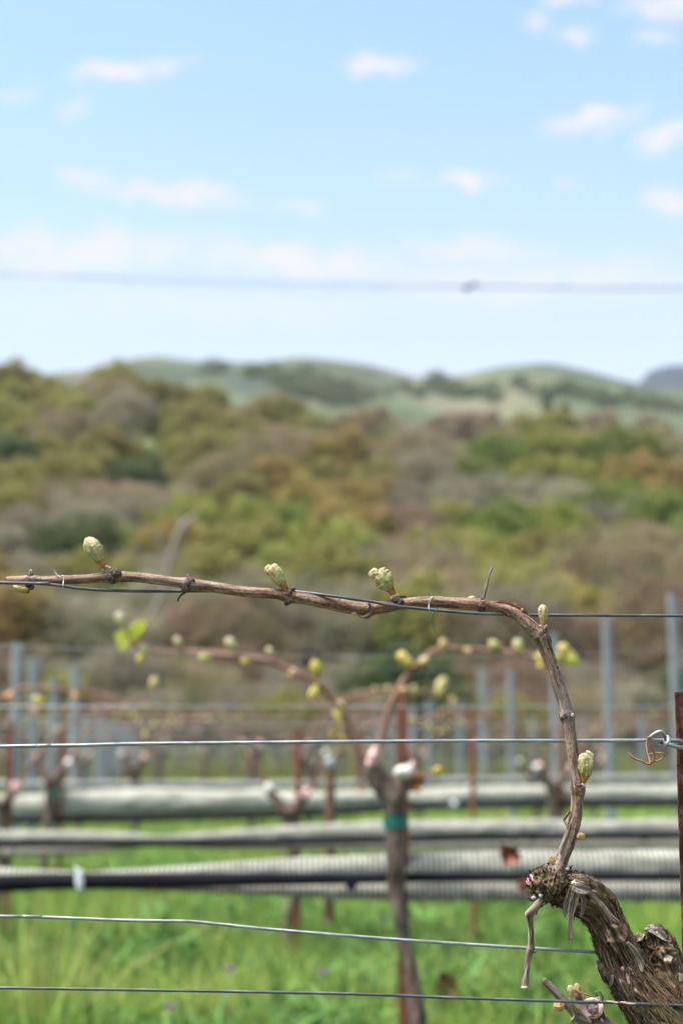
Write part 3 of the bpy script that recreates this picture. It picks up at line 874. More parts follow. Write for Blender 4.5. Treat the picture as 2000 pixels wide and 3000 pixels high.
# faceted grey saw cuts on the old stub
def facet(pts, depth0, mat, name, dep=.006):
    """polygonal chunk with a sloping face; pts in enlargement pixels + forward offset (px)"""
    A = np.array([at(*Z4(p[0], p[1], 0)[:2], D0 + depth0 - p[2] * mpp(D0) / 2.851) for p in pts])
    n = len(A)
    c = A.mean(0) + [0, -.0004, 0]
    Bk = A + (A - c) * .15 + np.array([0, dep, -.001])
    V = np.concatenate([A, Bk, [c]])
    k = np.arange(n); kn = (k + 1) % n
    m = MB(); m.add(V, [np.stack([k, k + n, kn + n, kn], 1), np.stack([np.full(n, 2 * n), k, kn], 1)], V * 1.0)
    o = m.build(name, M[mat], trunk, smooth=False)
    return o
facet([(1255, 1070, 120), (1290, 1028, 110), (1345, 1022, 100), (1385, 1045, 90), (1430, 1110, 100), (1450, 1170, 110), (1400, 1150, 165), (1320, 1100, 170)], .012, 'cut_old' if 'cut_old' in M else 'twig', 'sawn_face')
facet([(1395, 1280, 165), (1430, 1262, 170), (1480, 1295, 172), (1465, 1330, 190), (1410, 1330, 192)], .012, 'cut', 'sawn_face')
facet([(1155, 1130, 90), (1200, 1082, 90), (1245, 1100, 95), (1230, 1150, 130), (1185, 1165, 120)], .012, 'twig', 'sawn_face')
facet([(1500, 1450, 190), (1540, 1425, 190), (1570, 1440, 180), (1575, 1490, 185), (1540, 1500, 200)], .012, 'twig', 'sawn_face')

# pink wound paint
def paint(c_px, rad_px, off, seed, n=26, name='wound_paint', stretch=1.0, parent=None):
    """splash of paint: flakes hugging the surface"""
    m = MB(); r_ = np.random.default_rng(seed)
    front = V2[nor[:, 1] < .3]; fn = nor[nor[:, 1] < .3]
    c = at(c_px[0], c_px[1], D0)
    d2 = np.linalg.norm((front - c)[:, [0, 2]] / [1, stretch], axis=1)
    cand = np.where(d2 < rad_px * mpp(D0))[0]
    if len(cand) == 0: return None
    for k in range(n):
        i = cand[r_.integers(len(cand))]
        p, nn_ = front[i], fn[i]
        dr = np.array([r_.normal() * .25, 0, r_.choice([-1, 1])]); dr -= nn_ * dr.dot(nn_); dr /= np.linalg.norm(dr)
        L = r_.uniform(.5, 1) * rad_px * mpp(D0) * .35 * stretch
        P3 = np.array([p - dr * L, p, p + dr * L]) + nn_ * .0008
        Vr, fr, t_ = ribbon(P3, np.array([.3, 1, .2]) * rad_px * mpp(D0) * r_.uniform(.16, .32), nn_, .0006, -.3, .0015)
        m.add(Vr, fr, t_)
    return m.build(name, M['pink'], parent or trunk)
paint(Z4(1065, 1430, 0)[:2], 19, 0, 5, 60, stretch=1.1)
paint(Z4(285, 660, 0)[:2], 13, 0, 6, 26, stretch=1.5)
paint(Z4(580, 552, 0)[:2], 6, 0, 8, 10)
paint(Z4(1110, 1400, 0)[:2], 8, 0, 9, 14, stretch=1.3)

# dead shoot hanging from the head
ds = [Z4(385, 800, 30), Z4(365, 835, 30), Z4(330, 885, 30), Z4(292, 930, 33), Z4(282, 950, 30), Z4(290, 1000, 24), Z4(296, 1080, 22), Z4(296, 1170, 23), Z4(295, 1225, 32), Z4(285, 1260, 28),
      Z4(270, 1330, 25), Z4(256, 1410, 25), Z4(250, 1480, 27), Z4(246, 1545, 31)]
P, R = path(ds, D0 - .004)
def dsd(PH, S, RR, T):
    c = np.stack([np.cos(PH) * .004, np.sin(PH) * .004, S], -1)
    return RR * (1 + .10 * ridge(c * [500, 500, 30]) + .10 * fbm(c * [350, 350, 120], 2) + .10 * np.exp(-((T - .23) / .012) ** 2))
m_ = MB(); m_.add(*tube(P, R, 28, .0008, disp=dsd))
dead = m_.build('dead_shoot', M['twig'], vine)
dead['label'] = 'short grey dead shoot hanging from the knobbly vine head'
V, f, t = lump(at(*Z4(245, 1548, 0)[:2], D0 - .0055), (28 * mpp(D0) / 2.851, .0022, 16 * mpp(D0) / 2.851), 3, .12)
MB().add(V, f, t).build('cut_end', M['cut'], dead)
twig([(*Z4(315, 1245, 0)[:2], 4), (*Z4(330, 1250, 0)[:2], 4), (*Z4(345, 1243, 0)[:2], 2.5)], 'twig', 'side_stub', dead, d=D0 - .006)
for p in [[Z4s(345, 870, 8, 20), Z4s(350, 910, 8, 18), Z4s(338, 945, 2, 16)], [Z4s(385, 840, 7, 10), Z4s(392, 870, 8, 8), Z4s(375, 880, 3, 8)], [Z4s(265, 930, 5, 30), Z4s(262, 950, 6, 30), Z4s(270, 985, 3, 28)]]:
    strip(p, parent=dead, mat='node')

# lower arm with pruned spur
low = [(1594, 2872, 9.5), (1600, 2880, 10.5), (1622, 2902, 11), (1648, 2930, 11.5), (1675, 2958, 13), (1700, 2980, 20), (1738, 2995, 27), (1780, 3025, 30), (1830, 3070, 36), (1880, 3130, 45)]
P, R = path(low, D0 - .004)
def lowd(PH, S, RR, T):
    c = np.stack([np.cos(PH) * .005, np.sin(PH) * .005, S], -1)
    k = np.clip((T - .3) * 4, .35, 1)
    return RR * (1 + k * (.16 * ridge(c * [420, 420, 22]) + .08 * ridge(c * [900, 900, 60])) + .05 * fbm(c * 400, 2))
m_ = MB(); m_.add(*tube(P, R, 48, .0007, disp=lowd))
spur = m_.build('spur_arm', M['twig_dark'] if 'twig_dark' in M else M['node'], vine)
spur['label'] = 'low dark arm with a round pink-painted pruning cut'
V, f, t = lump(at(1595, 2874, D0 - .0058), (.0022, .0012, .0022), 3, .15); MB().add(V, f, t).build('cut_end', M['twig'], spur)
# round painted cut: raised rim, sunken mouldy face
cc = at(1734, 2953, D0 - .0125)
ax = Vector((-.15, -.9, .38)).normalized()
uu = ax.cross(Vector((0, 0, 1))).normalized(); vv_ = ax.cross(uu)
def ring(rad, tuber, n=64, m=12, squash=.92, seed=2, drip=0):
    th = np.linspace(0, 2 * math.pi, n, endpoint=False); ph = np.linspace(0, 2 * math.pi, m, endpoint=False)
    TH, PH = np.meshgrid(th, ph, indexing='ij')
    jit = 1 + .25 * fbm(np.stack([np.cos(TH) * 2, np.sin(TH) * 2, PH * 0 + seed], -1), 2)
    r = rad + tuber * jit * np.cos(PH); h = tuber * .7 * np.sin(PH)
    X = r * np.cos(TH); Y = r * np.sin(TH) * squash
    V = cc + X[..., None] * np.array(uu) + Y[..., None] * np.array(vv_) + h[..., None] * np.array(ax)
    i = np.arange(n)[:, None]; j = np.arange(m)[None]
    q = np.stack([i * m + j, ((i + 1) % n) * m + j, ((i + 1) % n) * m + (j + 1) % m, i * m + (j + 1) % m], -1).reshape(-1, 4)
    return V.reshape(-1, 3), q
rp = mpp(D0)
m_ = MB(); V, q = ring(25 * rp, 6.5 * rp); m_.add(V, q)
for (a, b, w) in [((1712, 2962), (1733, 2990), 6), ((1722, 2975), (1748, 2998), 7), ((1740, 2975), (1758, 2992), 6), ((1748, 2970), (1768, 2998), 2.5), ((1707, 2945), (1716, 2972), 5), ((1703, 2915), (1701, 2940), 4), ((1697, 2940), (1710, 2955), 5)]:
    P3 = np.array([at(*a, D0 - .0128), (at(*a, D0 - .0125) + at(*b, D0 - .012)) / 2, at(*b, D0 - .0105)])
    m_.add(*ribbon(P3, np.array([.8, 1, .3]) * w * 1.5 * rp, (0, -1, .2), .0010, -.5, .0012))
m_.build('wound_paint', M['pink'], spur)
V, f, t = lump(cc + np.array(ax) * -.0022, (23 * rp, 21 * rp, .0015), 5, .10, 5, 40, 20, axis=ax)
m_ = MB(); m_.add(V, f, t)
mould = pmat('mouldy_cut_wood', [(.35, (.07, .055, .035)), (.5, (.30, .26, .2)), (.6, (.62, .57, .53)), (.75, (.72, .66, .62))], 'Object', (170, 170, 170), bump=.7, bdist=.0008)
m_.build('cut_face', mould, spur)
# post of wood supporting the cut
P3 = np.array([cc - np.array(ax) * .001, cc - np.array(ax) * .006 + [.001, 0, -.003], cc - np.array(ax) * .010 + [.003, 0, -.008]])
MB().add(*tube(P3, np.array([26 * rp, 25 * rp, 20 * rp]), 32, .001, disp=lowd, ref=(1, 0, 0))).build('spur_stub', M['node'], spur)
bud([(1676, 2925, 4), (1672, 2912, 7), (1670, 2900, 9), (1668, 2890, 7), (1667, 2886, 3)], 3.9, off=-.012, parent=spur, brown=.6, nseg=26, name='small_bud')
bud([(1682, 2918, 4), (1688, 2906, 8), (1690, 2894, 9), (1688, 2884, 6), (1686, 2880, 3)], 2.6, off=-.012, parent=spur, brown=.55, nseg=26, name='small_bud')
bud([(1652, 2946, 8), (1643, 2947, 13), (1633, 2948, 14), (1624, 2947, 11), (1619, 2946, 5)], 1.2, off=-.006, parent=spur, brown=.85, nseg=30, name='small_bud')
V, f, t = lump(at(1693, 2922, D0 - .014), (.0026, .002, .0042), 8, .2); MB().add(V, f, t).build('node', M['node'], spur)
twig([(1670, 2922, 5, -.008), (1673, 2938, 5.5, -.011), (1679, 2955, 5, -.012), (1684, 2970, 5, -.012), (1682, 2982, 5, -.011), (1674, 2990, 5, -.010), (1680, 3002, 4, -.009), (1690, 3015, 3, -.008)], 'tie' if 0 else 'twig', 'tendril', spur, d=D0)
twig([(1682, 2900, 2.2, -.014), (1700, 2908, 2.2, -.014), (1718, 2914, 2, -.014), (1737, 2921, 2, -.012)], 'tendril', 'tendril', spur, d=D0)
twig([(1763, 2935, 2, -.008), (1764, 2922, 2.2, -.009), (1757, 2908, 2.2, -.010), (1748, 2904, 2, -.010), (1742, 2909, 2, -.010), (1748, 2918, 2, -.009), (1757, 2925, 2, -.008)], 'twig', 'tendril', spur, d=D0)
for p in [[(1700, 2915, 3, 42), (1703, 2928, 4, 46), (1701, 2942, 3, 48)], [(1745, 2922, 2, 40), (1748, 2932, 3, 44)], [(1752, 2920, 2, 40), (1758, 2936, 2.5, 42)]]:
    strip(p, parent=spur, mat='wool', name='bark_sliver')

# ================================================================== FOREGROUND WIRES, STAKE, TIES
def wire(pts, d, mat, label, nseg=10, step=.004, group=None, name='trellis_wire', cat='wire', ext=True, wob=.03, parent=None):
    """pts (px, py, r_px, offset m)"""
    P, R = path(pts, d)
    if ext:                      # run on past both edges of the view
        for side in (0, -1):
            a, b = (P[0], P[1]) if side == 0 else (P[-1], P[-2])
            e = a + (a - b) / np.linalg.norm(a - b) * d * .35
            if side == 0: P = np.concatenate([[e], P]); R = np.concatenate([[R[0]], R])
            else: P = np.concatenate([P, [e]]); R = np.concatenate([R, [R[-1]]])
    def dd(PH, S, RR, T):
        c = np.stack([np.cos(PH) * .003, np.sin(PH) * .003, S], -1)
        return RR * (1 + wob * fbm(c * [600, 600, 150], 2))
    m = MB(); m.add(*tube(P, R, nseg, step, disp=dd))
    o = m.build(name, M[mat], parent)
    if parent is None: tag(o, label, cat, group)
    return o

wire([(0, 1707, 4.6, -.0068), (102, 1709, 4.6, -.0068), (163, 1714, 4.6, -.0062), (230, 1723, 4.6, -.004), (306, 1729, 4.6, -.002), (408, 1732, 4.6, .002), (541, 1732, 4.6, .007),
      (714, 1730, 4.6, .009), (830, 1731, 4.6, .007), (904, 1737, 4.6, 0), (986, 1748, 4.6, -.0068), (1078, 1761, 4.6, -.0074), (1159, 1775, 4.6, -.0072), (1261, 1786, 4.6, -.0060),
      (1363, 1795, 4.6, -.0050), (1440, 1799, 4.6, -.0048), (1475, 1800, 4.6, -.002), (1520, 1802, 4.6, .007), (1600, 1802, 4.6, .007), (1750, 1803, 4.6, .007), (2000, 1804, 4.6, .007)],
     D0, 'wire_dark', 'dark taut wire weaving along the sharp brown cane that carries the buds')
wB = empty('trellis_wire', 'light grey galvanised wire hooked round the rusty stake at the right edge', 'wire')
wire([(0, 2187, 5.6), (110, 2185, 5.6), (242, 2183.5, 5.6), (357, 2180, 5.6), (497, 2178, 5.6), (760, 2175.5, 5.6), (1000, 2173, 5.6), (1400, 2170.5, 5.6), (1700, 2170, 5.6), (1969, 2169, 5.6), (1985, 2172, 5.6, .004), (2010, 2176, 5.6, .012), (2040, 2176, 5.6, .016)],
     1.235, 'wire', '', ext=True, parent=wB, name='strand')
# hooked end: comes back round the stake and twists over the strand
wire([(2015, 2192, 6, .004), (1990, 2190, 6, -.004), (1972, 2186, 6, -.006), (1958, 2180, 6, -.006), (1948, 2178, 6, -.003), (1945, 2168, 6, .002), (1951, 2158, 6, .003), (1956, 2164, 6, -.003), (1956, 2176, 6, -.006), (1950, 2184, 6, -.003), (1946, 2176, 6, .002),
      (1947, 2162, 6, .001), (1942, 2150, 6, -.002), (1932, 2144, 6, -.003), (1920, 2148, 6, -.002), (1908, 2156, 5.5, -.001), (1900, 2163, 5, 0)], 1.233, 'wire', '', ext=False, parent=wB, name='hooked_end', step=.0015)
wire([(0, 2684, 4.8), (60, 2685, 4.8), (210, 2690, 4.8), (357, 2696, 4.8), (480, 2698, 4.8), (548, 2699, 4.8), (600, 2703, 4.8), (765, 2720, 4.8), (1000, 2740, 4.8), (1300, 2762, 4.8), (1753, 2790, 4.8), (1900, 2799, 4.8), (2000, 2805, 4.8)],
     1.232, 'wire', 'slack grey wire crossing the green grass and passing behind the thick vine arm')
wire([(0, 2894, 4.4), (400, 2900, 4.4), (1000, 2911, 4.4), (1300, 2922, 4.4), (1600, 2932, 4.4), (1660, 2934, 4.6), (1700, 2936, 4.6), (1770, 2936, 4.4), (1850, 2940, 4.4), (2000, 2946, 4.4)],
     1.2035, 'wire_dark', 'lowest dark wire crossing in front of the shaggy vine trunk, streaked with pink paint')
mbp = MB()
for (a, b) in [((1772, 2933), (1800, 2934)), ((1815, 2935), (1838, 2937)), ((1822, 2938), (1862, 2941)), ((1790, 2936), (1812, 2937))]:
    P3 = np.array([at(a[0], a[1], 1.2018), at((a[0] + b[0]) / 2, (a[1] + b[1]) / 2 + .5, 1.2017), at(b[0], b[1], 1.2018)])
    mbp.add(*ribbon(P3, np.array([.3, 1, .2]) * 2.2 * mpp(1.2), (0, -1, .3), .0004, -.5, .0015))
o = mbp.build('paint_streak', M['wire_pink'], bpy.data.objects[[x.name for x in C.objects if x.get('label', '').startswith('lowest dark')][0]])

# rusty stake at the right edge: rolled angle section
def angle_stake(px0, px1, pytop, d, mat, label, depth=.012, zbot=-.2, group=None, h=None):
    xl, xr = at(px0, pytop, d)[0], at(px1, pytop, d)[0]
    zt = at(px0, pytop, d)[2]
    th = .0022 if d < 2 else .003
    zs = np.linspace(zbot, zt, 90 if d < 2 else 12)
    prof = np.array([[xl, d], [xl + (xr - xl) * .32, d - .0005], [xr - th, d - .0012], [xr, d + .0006], [xr, d + depth], [xr - th, d + depth], [xr - th, d + th], [xl, d + th]])
    V = np.array([[p[0], p[1], z] for z in zs for p in prof])
    V += np.stack([perlin(V * [300, 300, 90]), perlin(V * [300, 300, 90] + 7), np.zeros(len(V))], -1) * (.0003 if d < 2 else 0)
    n = len(prof); m = len(zs)
    i = np.arange(m - 1)[:, None] * n; j = np.arange(n)[None]; jn = (j + 1) % n
    q = np.stack([i + j, i + jn, i + n + jn, i + n + j], -1).reshape(-1, 4)
    b = (m - 1) * n
    caps = np.array([[b + 0, b + 1, b + 6, b + 7], [b + 1, b + 2, b + 6, b + 6], [b + 2, b + 3, b + 5, b + 6], [b + 3, b + 4, b + 5, b + 5]])
    mm = MB(); mm.add(V, [q, caps[[0, 2]], np.array([[b + 1, b + 2, b + 6], [b + 3, b + 4, b + 5]])], V * 1.0)
    o = mm.build('rusty_stake', M[mat], smooth=False)
    return tag(o, label, 'stake', group)
angle_stake(1976, 2046, 2028, 1.246, 'rust', 'rusty steel stake at the right edge of the photo beside the shaggy trunk')

def tie(pts, label, d=D0, name='wire_tie'):
    P, R = path(pts, d)
    m = MB(); m.add(*tube(P, R, 8, .0008))
    return tag(m.build(name, M['tie']), label, 'wire tie')
tie([(158, 1668, .9, -.002), (162, 1676, 1, -.002), (168, 1684, 1, -.003), (177, 1689, 1, -.004), (186, 1686, 1.1, -.0045), (187, 1700, 1.1, -.0058), (185, 1716, 1.1, -.0086), (185, 1722, 1.1, -.006), (186, 1720, 1.1, .001), (187, 1700, 1.1, .0045), (186, 1686, 1.1, .002), (183, 1685, 1.1, -.003)],
    'thin silver wire tie round the cane near its cut left end')
tie([(1268, 1747, 1.1, -.0052), (1261, 1754, 1.1, -.0056), (1256, 1770, 1.1, -.006), (1256, 1785, 1.1, -.0082), (1261, 1793, 1.1, -.007), (1268, 1793, 1.1, -.002), (1276, 1780, 1.1, .003), (1275, 1760, 1.1, .004), (1268, 1747, 1.1, -.002), (1262, 1754, 1, -.0052)],
    'thin silver wire tie looped round the cane left of the thin upright twig')
P, R = path([(1288, 1778, .9, -.003), (1276, 1788, 1, -.007), (1268, 1803, 1, -.007), (1265, 1818, 1, -.006), (1268, 1834, 1, -.006), (1273, 1846, 1, -.006), (1277, 1855, .8, -.006)], D0)
tail = MB().add(*tube(P, R, 6, .001)).build('tie_tail', M['wire_dark']); tail.parent = [x for x in C.objects if x.get('label', '').endswith('upright twig')][0]

# dried tendril curled on the galvanised wire
td = empty('dried_tendril', 'curled orange-brown dried tendril clinging to the wire beside the rusty stake', 'tendril')
def tw(pts): return twig([(p[0], p[1], p[2], p[3] * .001) for p in pts], 'tendril', 'tendril_coil', td, d=1.228, nseg=10)
def Z3(x, y, r, o=0): return (1300 + x / 2.24, 1650 + y / 2.24, r, o)
tw([Z3(1335, 1150, 3, -4), Z3(1350, 1185, 3, -4), Z3(1368, 1225, 3, -3), Z3(1380, 1262, 3, -2), Z3(1368, 1300, 3, 0), Z3(1345, 1318, 3.4, 0), Z3(1318, 1312, 3.2, 0), Z3(1295, 1298, 3, 0), Z3(1255, 1285, 3, 1), Z3(1222, 1262, 3, 1), Z3(1207, 1234, 2.6, 2)])
tw([Z3(1330, 1160, 2.5, 4), Z3(1328, 1200, 2.5, 3), Z3(1335, 1250, 2.5, 1), Z3(1350, 1300, 2.5, -2), Z3(1345, 1318, 2.5, -3)])
tw([Z3(1345, 1252, 2, 0), Z3(1380, 1248, 2.2, -2), Z3(1420, 1246, 2.2, -3), Z3(1442, 1256, 2.2, -2), Z3(1432, 1278, 2.2, 0), Z3(1405, 1295, 2.2, 1), Z3(1370, 1305, 2.4, 0), Z3(1330, 1306, 2, -2)])
tw([Z3(1330, 1150, 2.5, -6), Z3(1340, 1142, 2.5, -2), Z3(1346, 1150, 2.5, 4), Z3(1336, 1168, 2.5, 5)])

# ================================================================== NEAR CATCH WIRE (out of focus, closer than the vine)
cw = empty('catch_wire', 'blurred pair of thin catch wires crossing the pale sky with a small twisted knot', 'wire')
dW = .60
wire([(-40, 800, 1.5), (300, 812, 1.5), (700, 824, 1.5), (1100, 833, 1.5), (1375, 838, 1.5), (1700, 842, 1.5), (2040, 844, 1.5)], dW, 'wire', '', parent=cw, name='strand')
wire([(-40, 806, 1.3), (300, 816, 1.3), (450, 826, 1.3), (700, 838, 1.3), (1100, 845, 1.3), (1375, 842, 1.3), (1700, 846, 1.3), (2040, 848, 1.3)], dW + .006, 'wire', '', parent=cw, name='strand')
mk = MB()
for pts in [[(1350, 847, 3), (1362, 838, 4), (1372, 846, 4.5), (1380, 834, 4.5), (1392, 832, 4), (1402, 830, 2.5)], [(1358, 846, 3), (1366, 850, 3.5), (1376, 838, 4), (1388, 838, 3)]]:
    P, R = path(pts, dW); mk.add(*tube(P, R, 8, .0008))
mk.build('knot', M['wire_dark'], cw)

# ================================================================== MIDDLE VINE (second row)
D1 = 3.67
def budfar_mesh():
    """one small furled bud, unit length, pointing up z; base brown, tip pale green"""
    P = np.array([[0, 0, 0], [0, 0, .18], [.02, 0, .42], [0, 0, .7], [-.03, 0, .92], [-.04, 0, 1.0]]); R = np.array([.12, .17, .25, .27, .18, .05])
    V, f, t = tube(P, R, 18, .06, disp=lambda PH, S, RR, T: RR * (1 + .12 * np.cos(5 * PH + 2 * T)), ref=(0, -1, 0), flat=.75)
    T = np.clip(V[:, 2:3], 0, 1)
    nz = fbm(V * 3.3, 2)[:, None]
    col = np.array((.46, .42, .17)) * (1 - T) + np.array((.72, .62, .42)) * T + nz * .08
    b = np.clip((.25 - T) * 6, 0, 1)
    col = col * (1 - b) + np.array((.38, .2, .12)) * b
    return V, f, t, np.clip(col, .02, .9)
BV, BF, BT, BC = budfar_mesh()
def bud_mesh_at(m, p, direction, L, tint=(1, 1, 1), wide=1.0):
    q = Vector((0, 0, 1)).rotation_difference(Vector(direction)).to_matrix()
    V = (BV * [L * wide, L * wide, L]) @ np.array(q).T + p
    m.add(V, BF, BT * L, np.clip(BC * np.array(tint), 0, .95))

def leafblade(m, p, direction, L, W, col, nrm=(0, -1, .3)):
    d = np.array(direction, float); d /= np.linalg.norm(d)
    P3 = np.array([p, p + d * L * .3, p + d * L * .65, p + d * L + np.array([0, 0, -.06 * L])])
    V, f, t = ribbon(P3, np.array([.12, .9, 1, .15]) * W, nrm, .0008, .35, L / 8)
    m.add(V, f, t, col)

mid = empty('grapevine', 'blurred grapevine in the second row with green tape on its trunk and two arching canes', 'grapevine')
def mtube(pts, name, mat, parent, nseg=18, amp=.14, d=D1, step=.008, along=6):
    P, R = path(pts, d)
    def dd(PH, S, RR, T):
        c = np.stack([np.cos(PH) * .02, np.sin(PH) * .02, S], -1)
        return RR * (1 + amp * ridge(c * [90, 90, along]) + amp * fbm(c * [60, 60, 30], 2))
    m = MB(); m.add(*tube(P, R, nseg, step, disp=dd))
    return m.build(name, M[mat], parent)
mtr = mtube([(1112, 2285, 27), (1135, 2310, 32), (1150, 2340, 30), (1156, 2380, 25), (1158, 2450, 25), (1160, 2520, 24), (1164, 2600, 23), (1172, 2680, 20), (1186, 2770, 18), (1204, 2850, 20), (1218, 2930, 22), (1226, 3060, 24), (1226, 3300, 28)], 'trunk', 'bark_far', mid, 28)
mtube([(1150, 2335, 30), (1112, 2290, 29), (1092, 2250, 27), (1085, 2228, 20)], 'arm', 'bark_far', mid)
mtube([(1150, 2345, 30), (1176, 2300, 28), (1190, 2270, 26), (1196, 2258, 18)], 'arm', 'bark_far', mid)
mtube([(1190, 2295, 20), (1215, 2288, 14), (1232, 2282, 10), (1250, 2272, 6), (1266, 2262, 4)], 'spur', 'cane_far', mid)
mtube([(1200, 2300, 16), (1212, 2308, 12), (1222, 2310, 7)], 'spur', 'cane_far', mid)
P, R = path([(1082, 2240, 13), (1090, 2222, 15), (1098, 2204, 14), (1107, 2184, 11)], D1 - .03)
MB().add(*tube(P, R, 16, .006, disp=lambda PH, S, RR, T: RR * (1 + .12 * np.cos(3 * PH + 9 * T)))).build('painted_cut', M['pink_far'], mid)
V, f, t = lump(at(1184, 2262, D1 - .035), (.024, .018, .015), 5, .3); MB().add(V, f, t).build('pale_cut', M['white_far'], mid)
V, f, t = lump(at(1208, 2250, D1 - .03), (.007, .008, .017), 8, .3); MB().add(V, f, t).build('painted_cut', M['pink_far'], mid)
V, f, t = lump(at(1224, 2276, D1 - .035), (.012, .01, .011), 9, .3); MB().add(V, f, t).build('painted_cut', M['redleaf'], mid)
c1 = mtube([(1085, 2240, 14), (1060, 2205, 10), (1033, 2162, 9), (1008, 2092, 8.5), (969, 2041, 8.5), (918, 1996, 9), (867, 1971, 8.5), (791, 1939, 8), (714, 1926, 8), (612, 1913, 8.5), (536, 1909, 7.5), (459, 1907, 7), (395, 1884, 7), (378, 1872, 5)], 'cane', 'cane_far', mid, 14, .08)
c2 = mtube([(1108, 2195, 12), (1116, 2168, 10), (1135, 2092, 10), (1173, 2009, 10), (1212, 1958, 9.5), (1263, 1913, 9), (1301, 1900, 8.5), (1365, 1904, 8), (1467, 1909, 8), (1531, 1918, 7.5), (1594, 1936, 7), (1652, 1945, 5)], 'cane', 'cane_far', mid, 14, .08)
vine3 = empty('grapevine', 'faint blurred cane of a third row vine crossing behind the head of the taped vine', 'grapevine')
c3 = mtube([(1060, 2320, 9), (1040, 2200, 8), (1010, 2110, 6), (1000, 2068, 6), (1030, 2044, 6), (1084, 2026, 6), (1148, 2018, 6), (1224, 2026, 5), (1285, 2030, 4)], 'cane', 'cane_far', vine3, 12, .08, 5.9, .03)
def mbud(par, px, py, L, ang, tint=(1, 1, 1), wide=1.0, off=-.012, D1=3.67):
    """bud centred on the pixel; ang clockwise from up"""
    m = MB(); a = math.radians(ang); dr = np.array([math.sin(a), -.15, math.cos(a)])
    Lm = L * mpp(D1)
    rr_ = np.random.default_rng(int(px * 7 + py))
    bud_mesh_at(m, at(px, py, D1 + off) - dr * Lm * .5, dr, Lm, tint, wide)
    if L > 30:
        for k in range(2):
            dr2 = dr + rr_.normal(0, .45, 3)
            bud_mesh_at(m, at(px, py, D1 + off) - dr * Lm * .45 + rr_.normal(0, .05, 3) * Lm, dr2, Lm * rr_.uniform(.6, .95), np.array(tint) * rr_.uniform(.8, 1.1, 3), wide * .8)
    return m.build('bud', M['budfar'], par)
YG = (1.05, 1.0, .5)
for (px, py, L, a, *r) in [(425, 1900, 34, -60), (415, 1928, 42, -160, YG), (523, 1884, 40, -25), (600, 1926, 36, -80, (1, 1.1, .8)), (680, 1890, 52, -40), (720, 1940, 32, -70, YG), (792, 1912, 36, -30), (862, 1972, 32, -20, (1.1, .9, .8)),
                           (926, 1960, 56, -15, YG, .8), (922, 2025, 52, -150, YG, .9), (935, 2035, 30, 100, (1.1, .8, .6)), (988, 2100, 56, 160, YG, .7), (1000, 2064, 30, -40, (1.15, .95, .85)), (975, 2146, 34, 200, (.9, .8, .3)), (1000, 2160, 30, 150, (.9, .8, .3))]:
    mbud(c1, px, py, L, a, *r)
for (px, py, L, a, *r) in [(1183, 1932, 52, -35, YG, 1.2), (1297, 1890, 38, 0, (1.1, 1, .9)), (1240, 1936, 32, 60, (1.1, 1, .9)), (1366, 1904, 26, 120, (1.15, 1.05, .9)), (1450, 1890, 42, -70, (1, 1.05, .8), 1.1), (1517, 1893, 40, 10, (1, 1.1, .9)), (1588, 1926, 44, -5, YG),
                           (1180, 2022, 26, 40, (1.15, .9, .75)), (1652, 1908, 50, -20, YG, 1.2), (1662, 1930, 44, 110, (.95, 1.1, .35), 1.2)]:
    mbud(c2, px, py, L, a, *r)
for (px, py, L, a, *r) in [(1212, 2022, 30, 0, (.95, 1, .8)), (1136, 2020, 26, 0), (1100, 2022, 24, -30, (1, .85, .7)), (1290, 2012, 64, 28, (1, 1.02, .8), .7)]:
    mbud(c3, px, py, L, a, *r, D1=5.88)
mbud(mid, 1276, 2258, 34, 60, (1.1, .9, .35)); mbud(mid, 1218, 2312, 30, 100, (1.3, .6, .25))
# opened yellow-green leaves at the left tip
ml = MB(); yg = (.58, .62, .06)
leafblade(ml, at(385, 1872, D1 - .015), (.45, -.1, .62), 70 * mpp(D1), 17 * mpp(D1), yg)
leafblade(ml, at(380, 1872, D1 - .02), (-.62, -.1, .2), 45 * mpp(D1), 16 * mpp(D1), (.5, .55, .08))
leafblade(ml, at(372, 1866, D1 - .01), (-.2, -.1, -.5), 45 * mpp(D1), 18 * mpp(D1), (.55, .58, .12))
leafblade(ml, at(380, 1850, D1 - .01), (.9, -.1, .35), 45 * mpp(D1), 15 * mpp(D1), yg)
ml.build('young_leaf', M['budfar'], c1)
mbud(c1, 354, 1818, 52, -15, (1.05, 1.1, 1.1), .9); mbud(c1, 395, 1880, 26, 30, (1.1, .8, .65))
ml = MB()
leafblade(ml, at(1662, 1925, D1 - .01), (.3, -.1, -.3), 34 * mpp(D1), 16 * mpp(D1), (.5, .58, .08)); leafblade(ml, at(1650, 1915, D1 - .01), (-.1, -.1, -.5), 30 * mpp(D1), 14 * mpp(D1), yg)
ml.build('young_leaf', M['budfar'], c2)

def tape(px0, px1, py0, py1, d, label, parent=None):
    xl, xr = at(px0, py0, d)[0], at(px1, py0, d)[0]
    zc = (at(px0, py0, d)[2] + at(px0, py1, d)[2]) / 2; hz = abs(at(px0, py0, d)[2] - at(px0, py1, d)[2]) / 2
    n = 28; th = np.linspace(0, 2 * math.pi, n, endpoint=False)
    rows = []
    for k, z in enumerate(np.linspace(-1, 1, 7)):
        rx = (xr - xl) / 2 * (1 + .05 * math.sin(k * 2.3) + .03 * np.cos(7 * th + k * 1.7)); ry = rx * .95
        zz = zc + z * hz + (np.cos(th) * .18 * hz)
        rows.append(np.stack([(xl + xr) / 2 + np.cos(th) * rx, d + .008 + np.sin(th) * ry, zz], -1))
    V = np.concatenate(rows); i = np.arange(6)[:, None] * n; j = np.arange(n)[None]; jn = (j + 1) % n
    q = np.stack([i + j, i + jn, i + n + jn, i + n + j], -1).reshape(-1, 4)
    o = MB().add(V, q, V).build('tie_tape', M['tape'])
    return tag(o, label, 'tape')
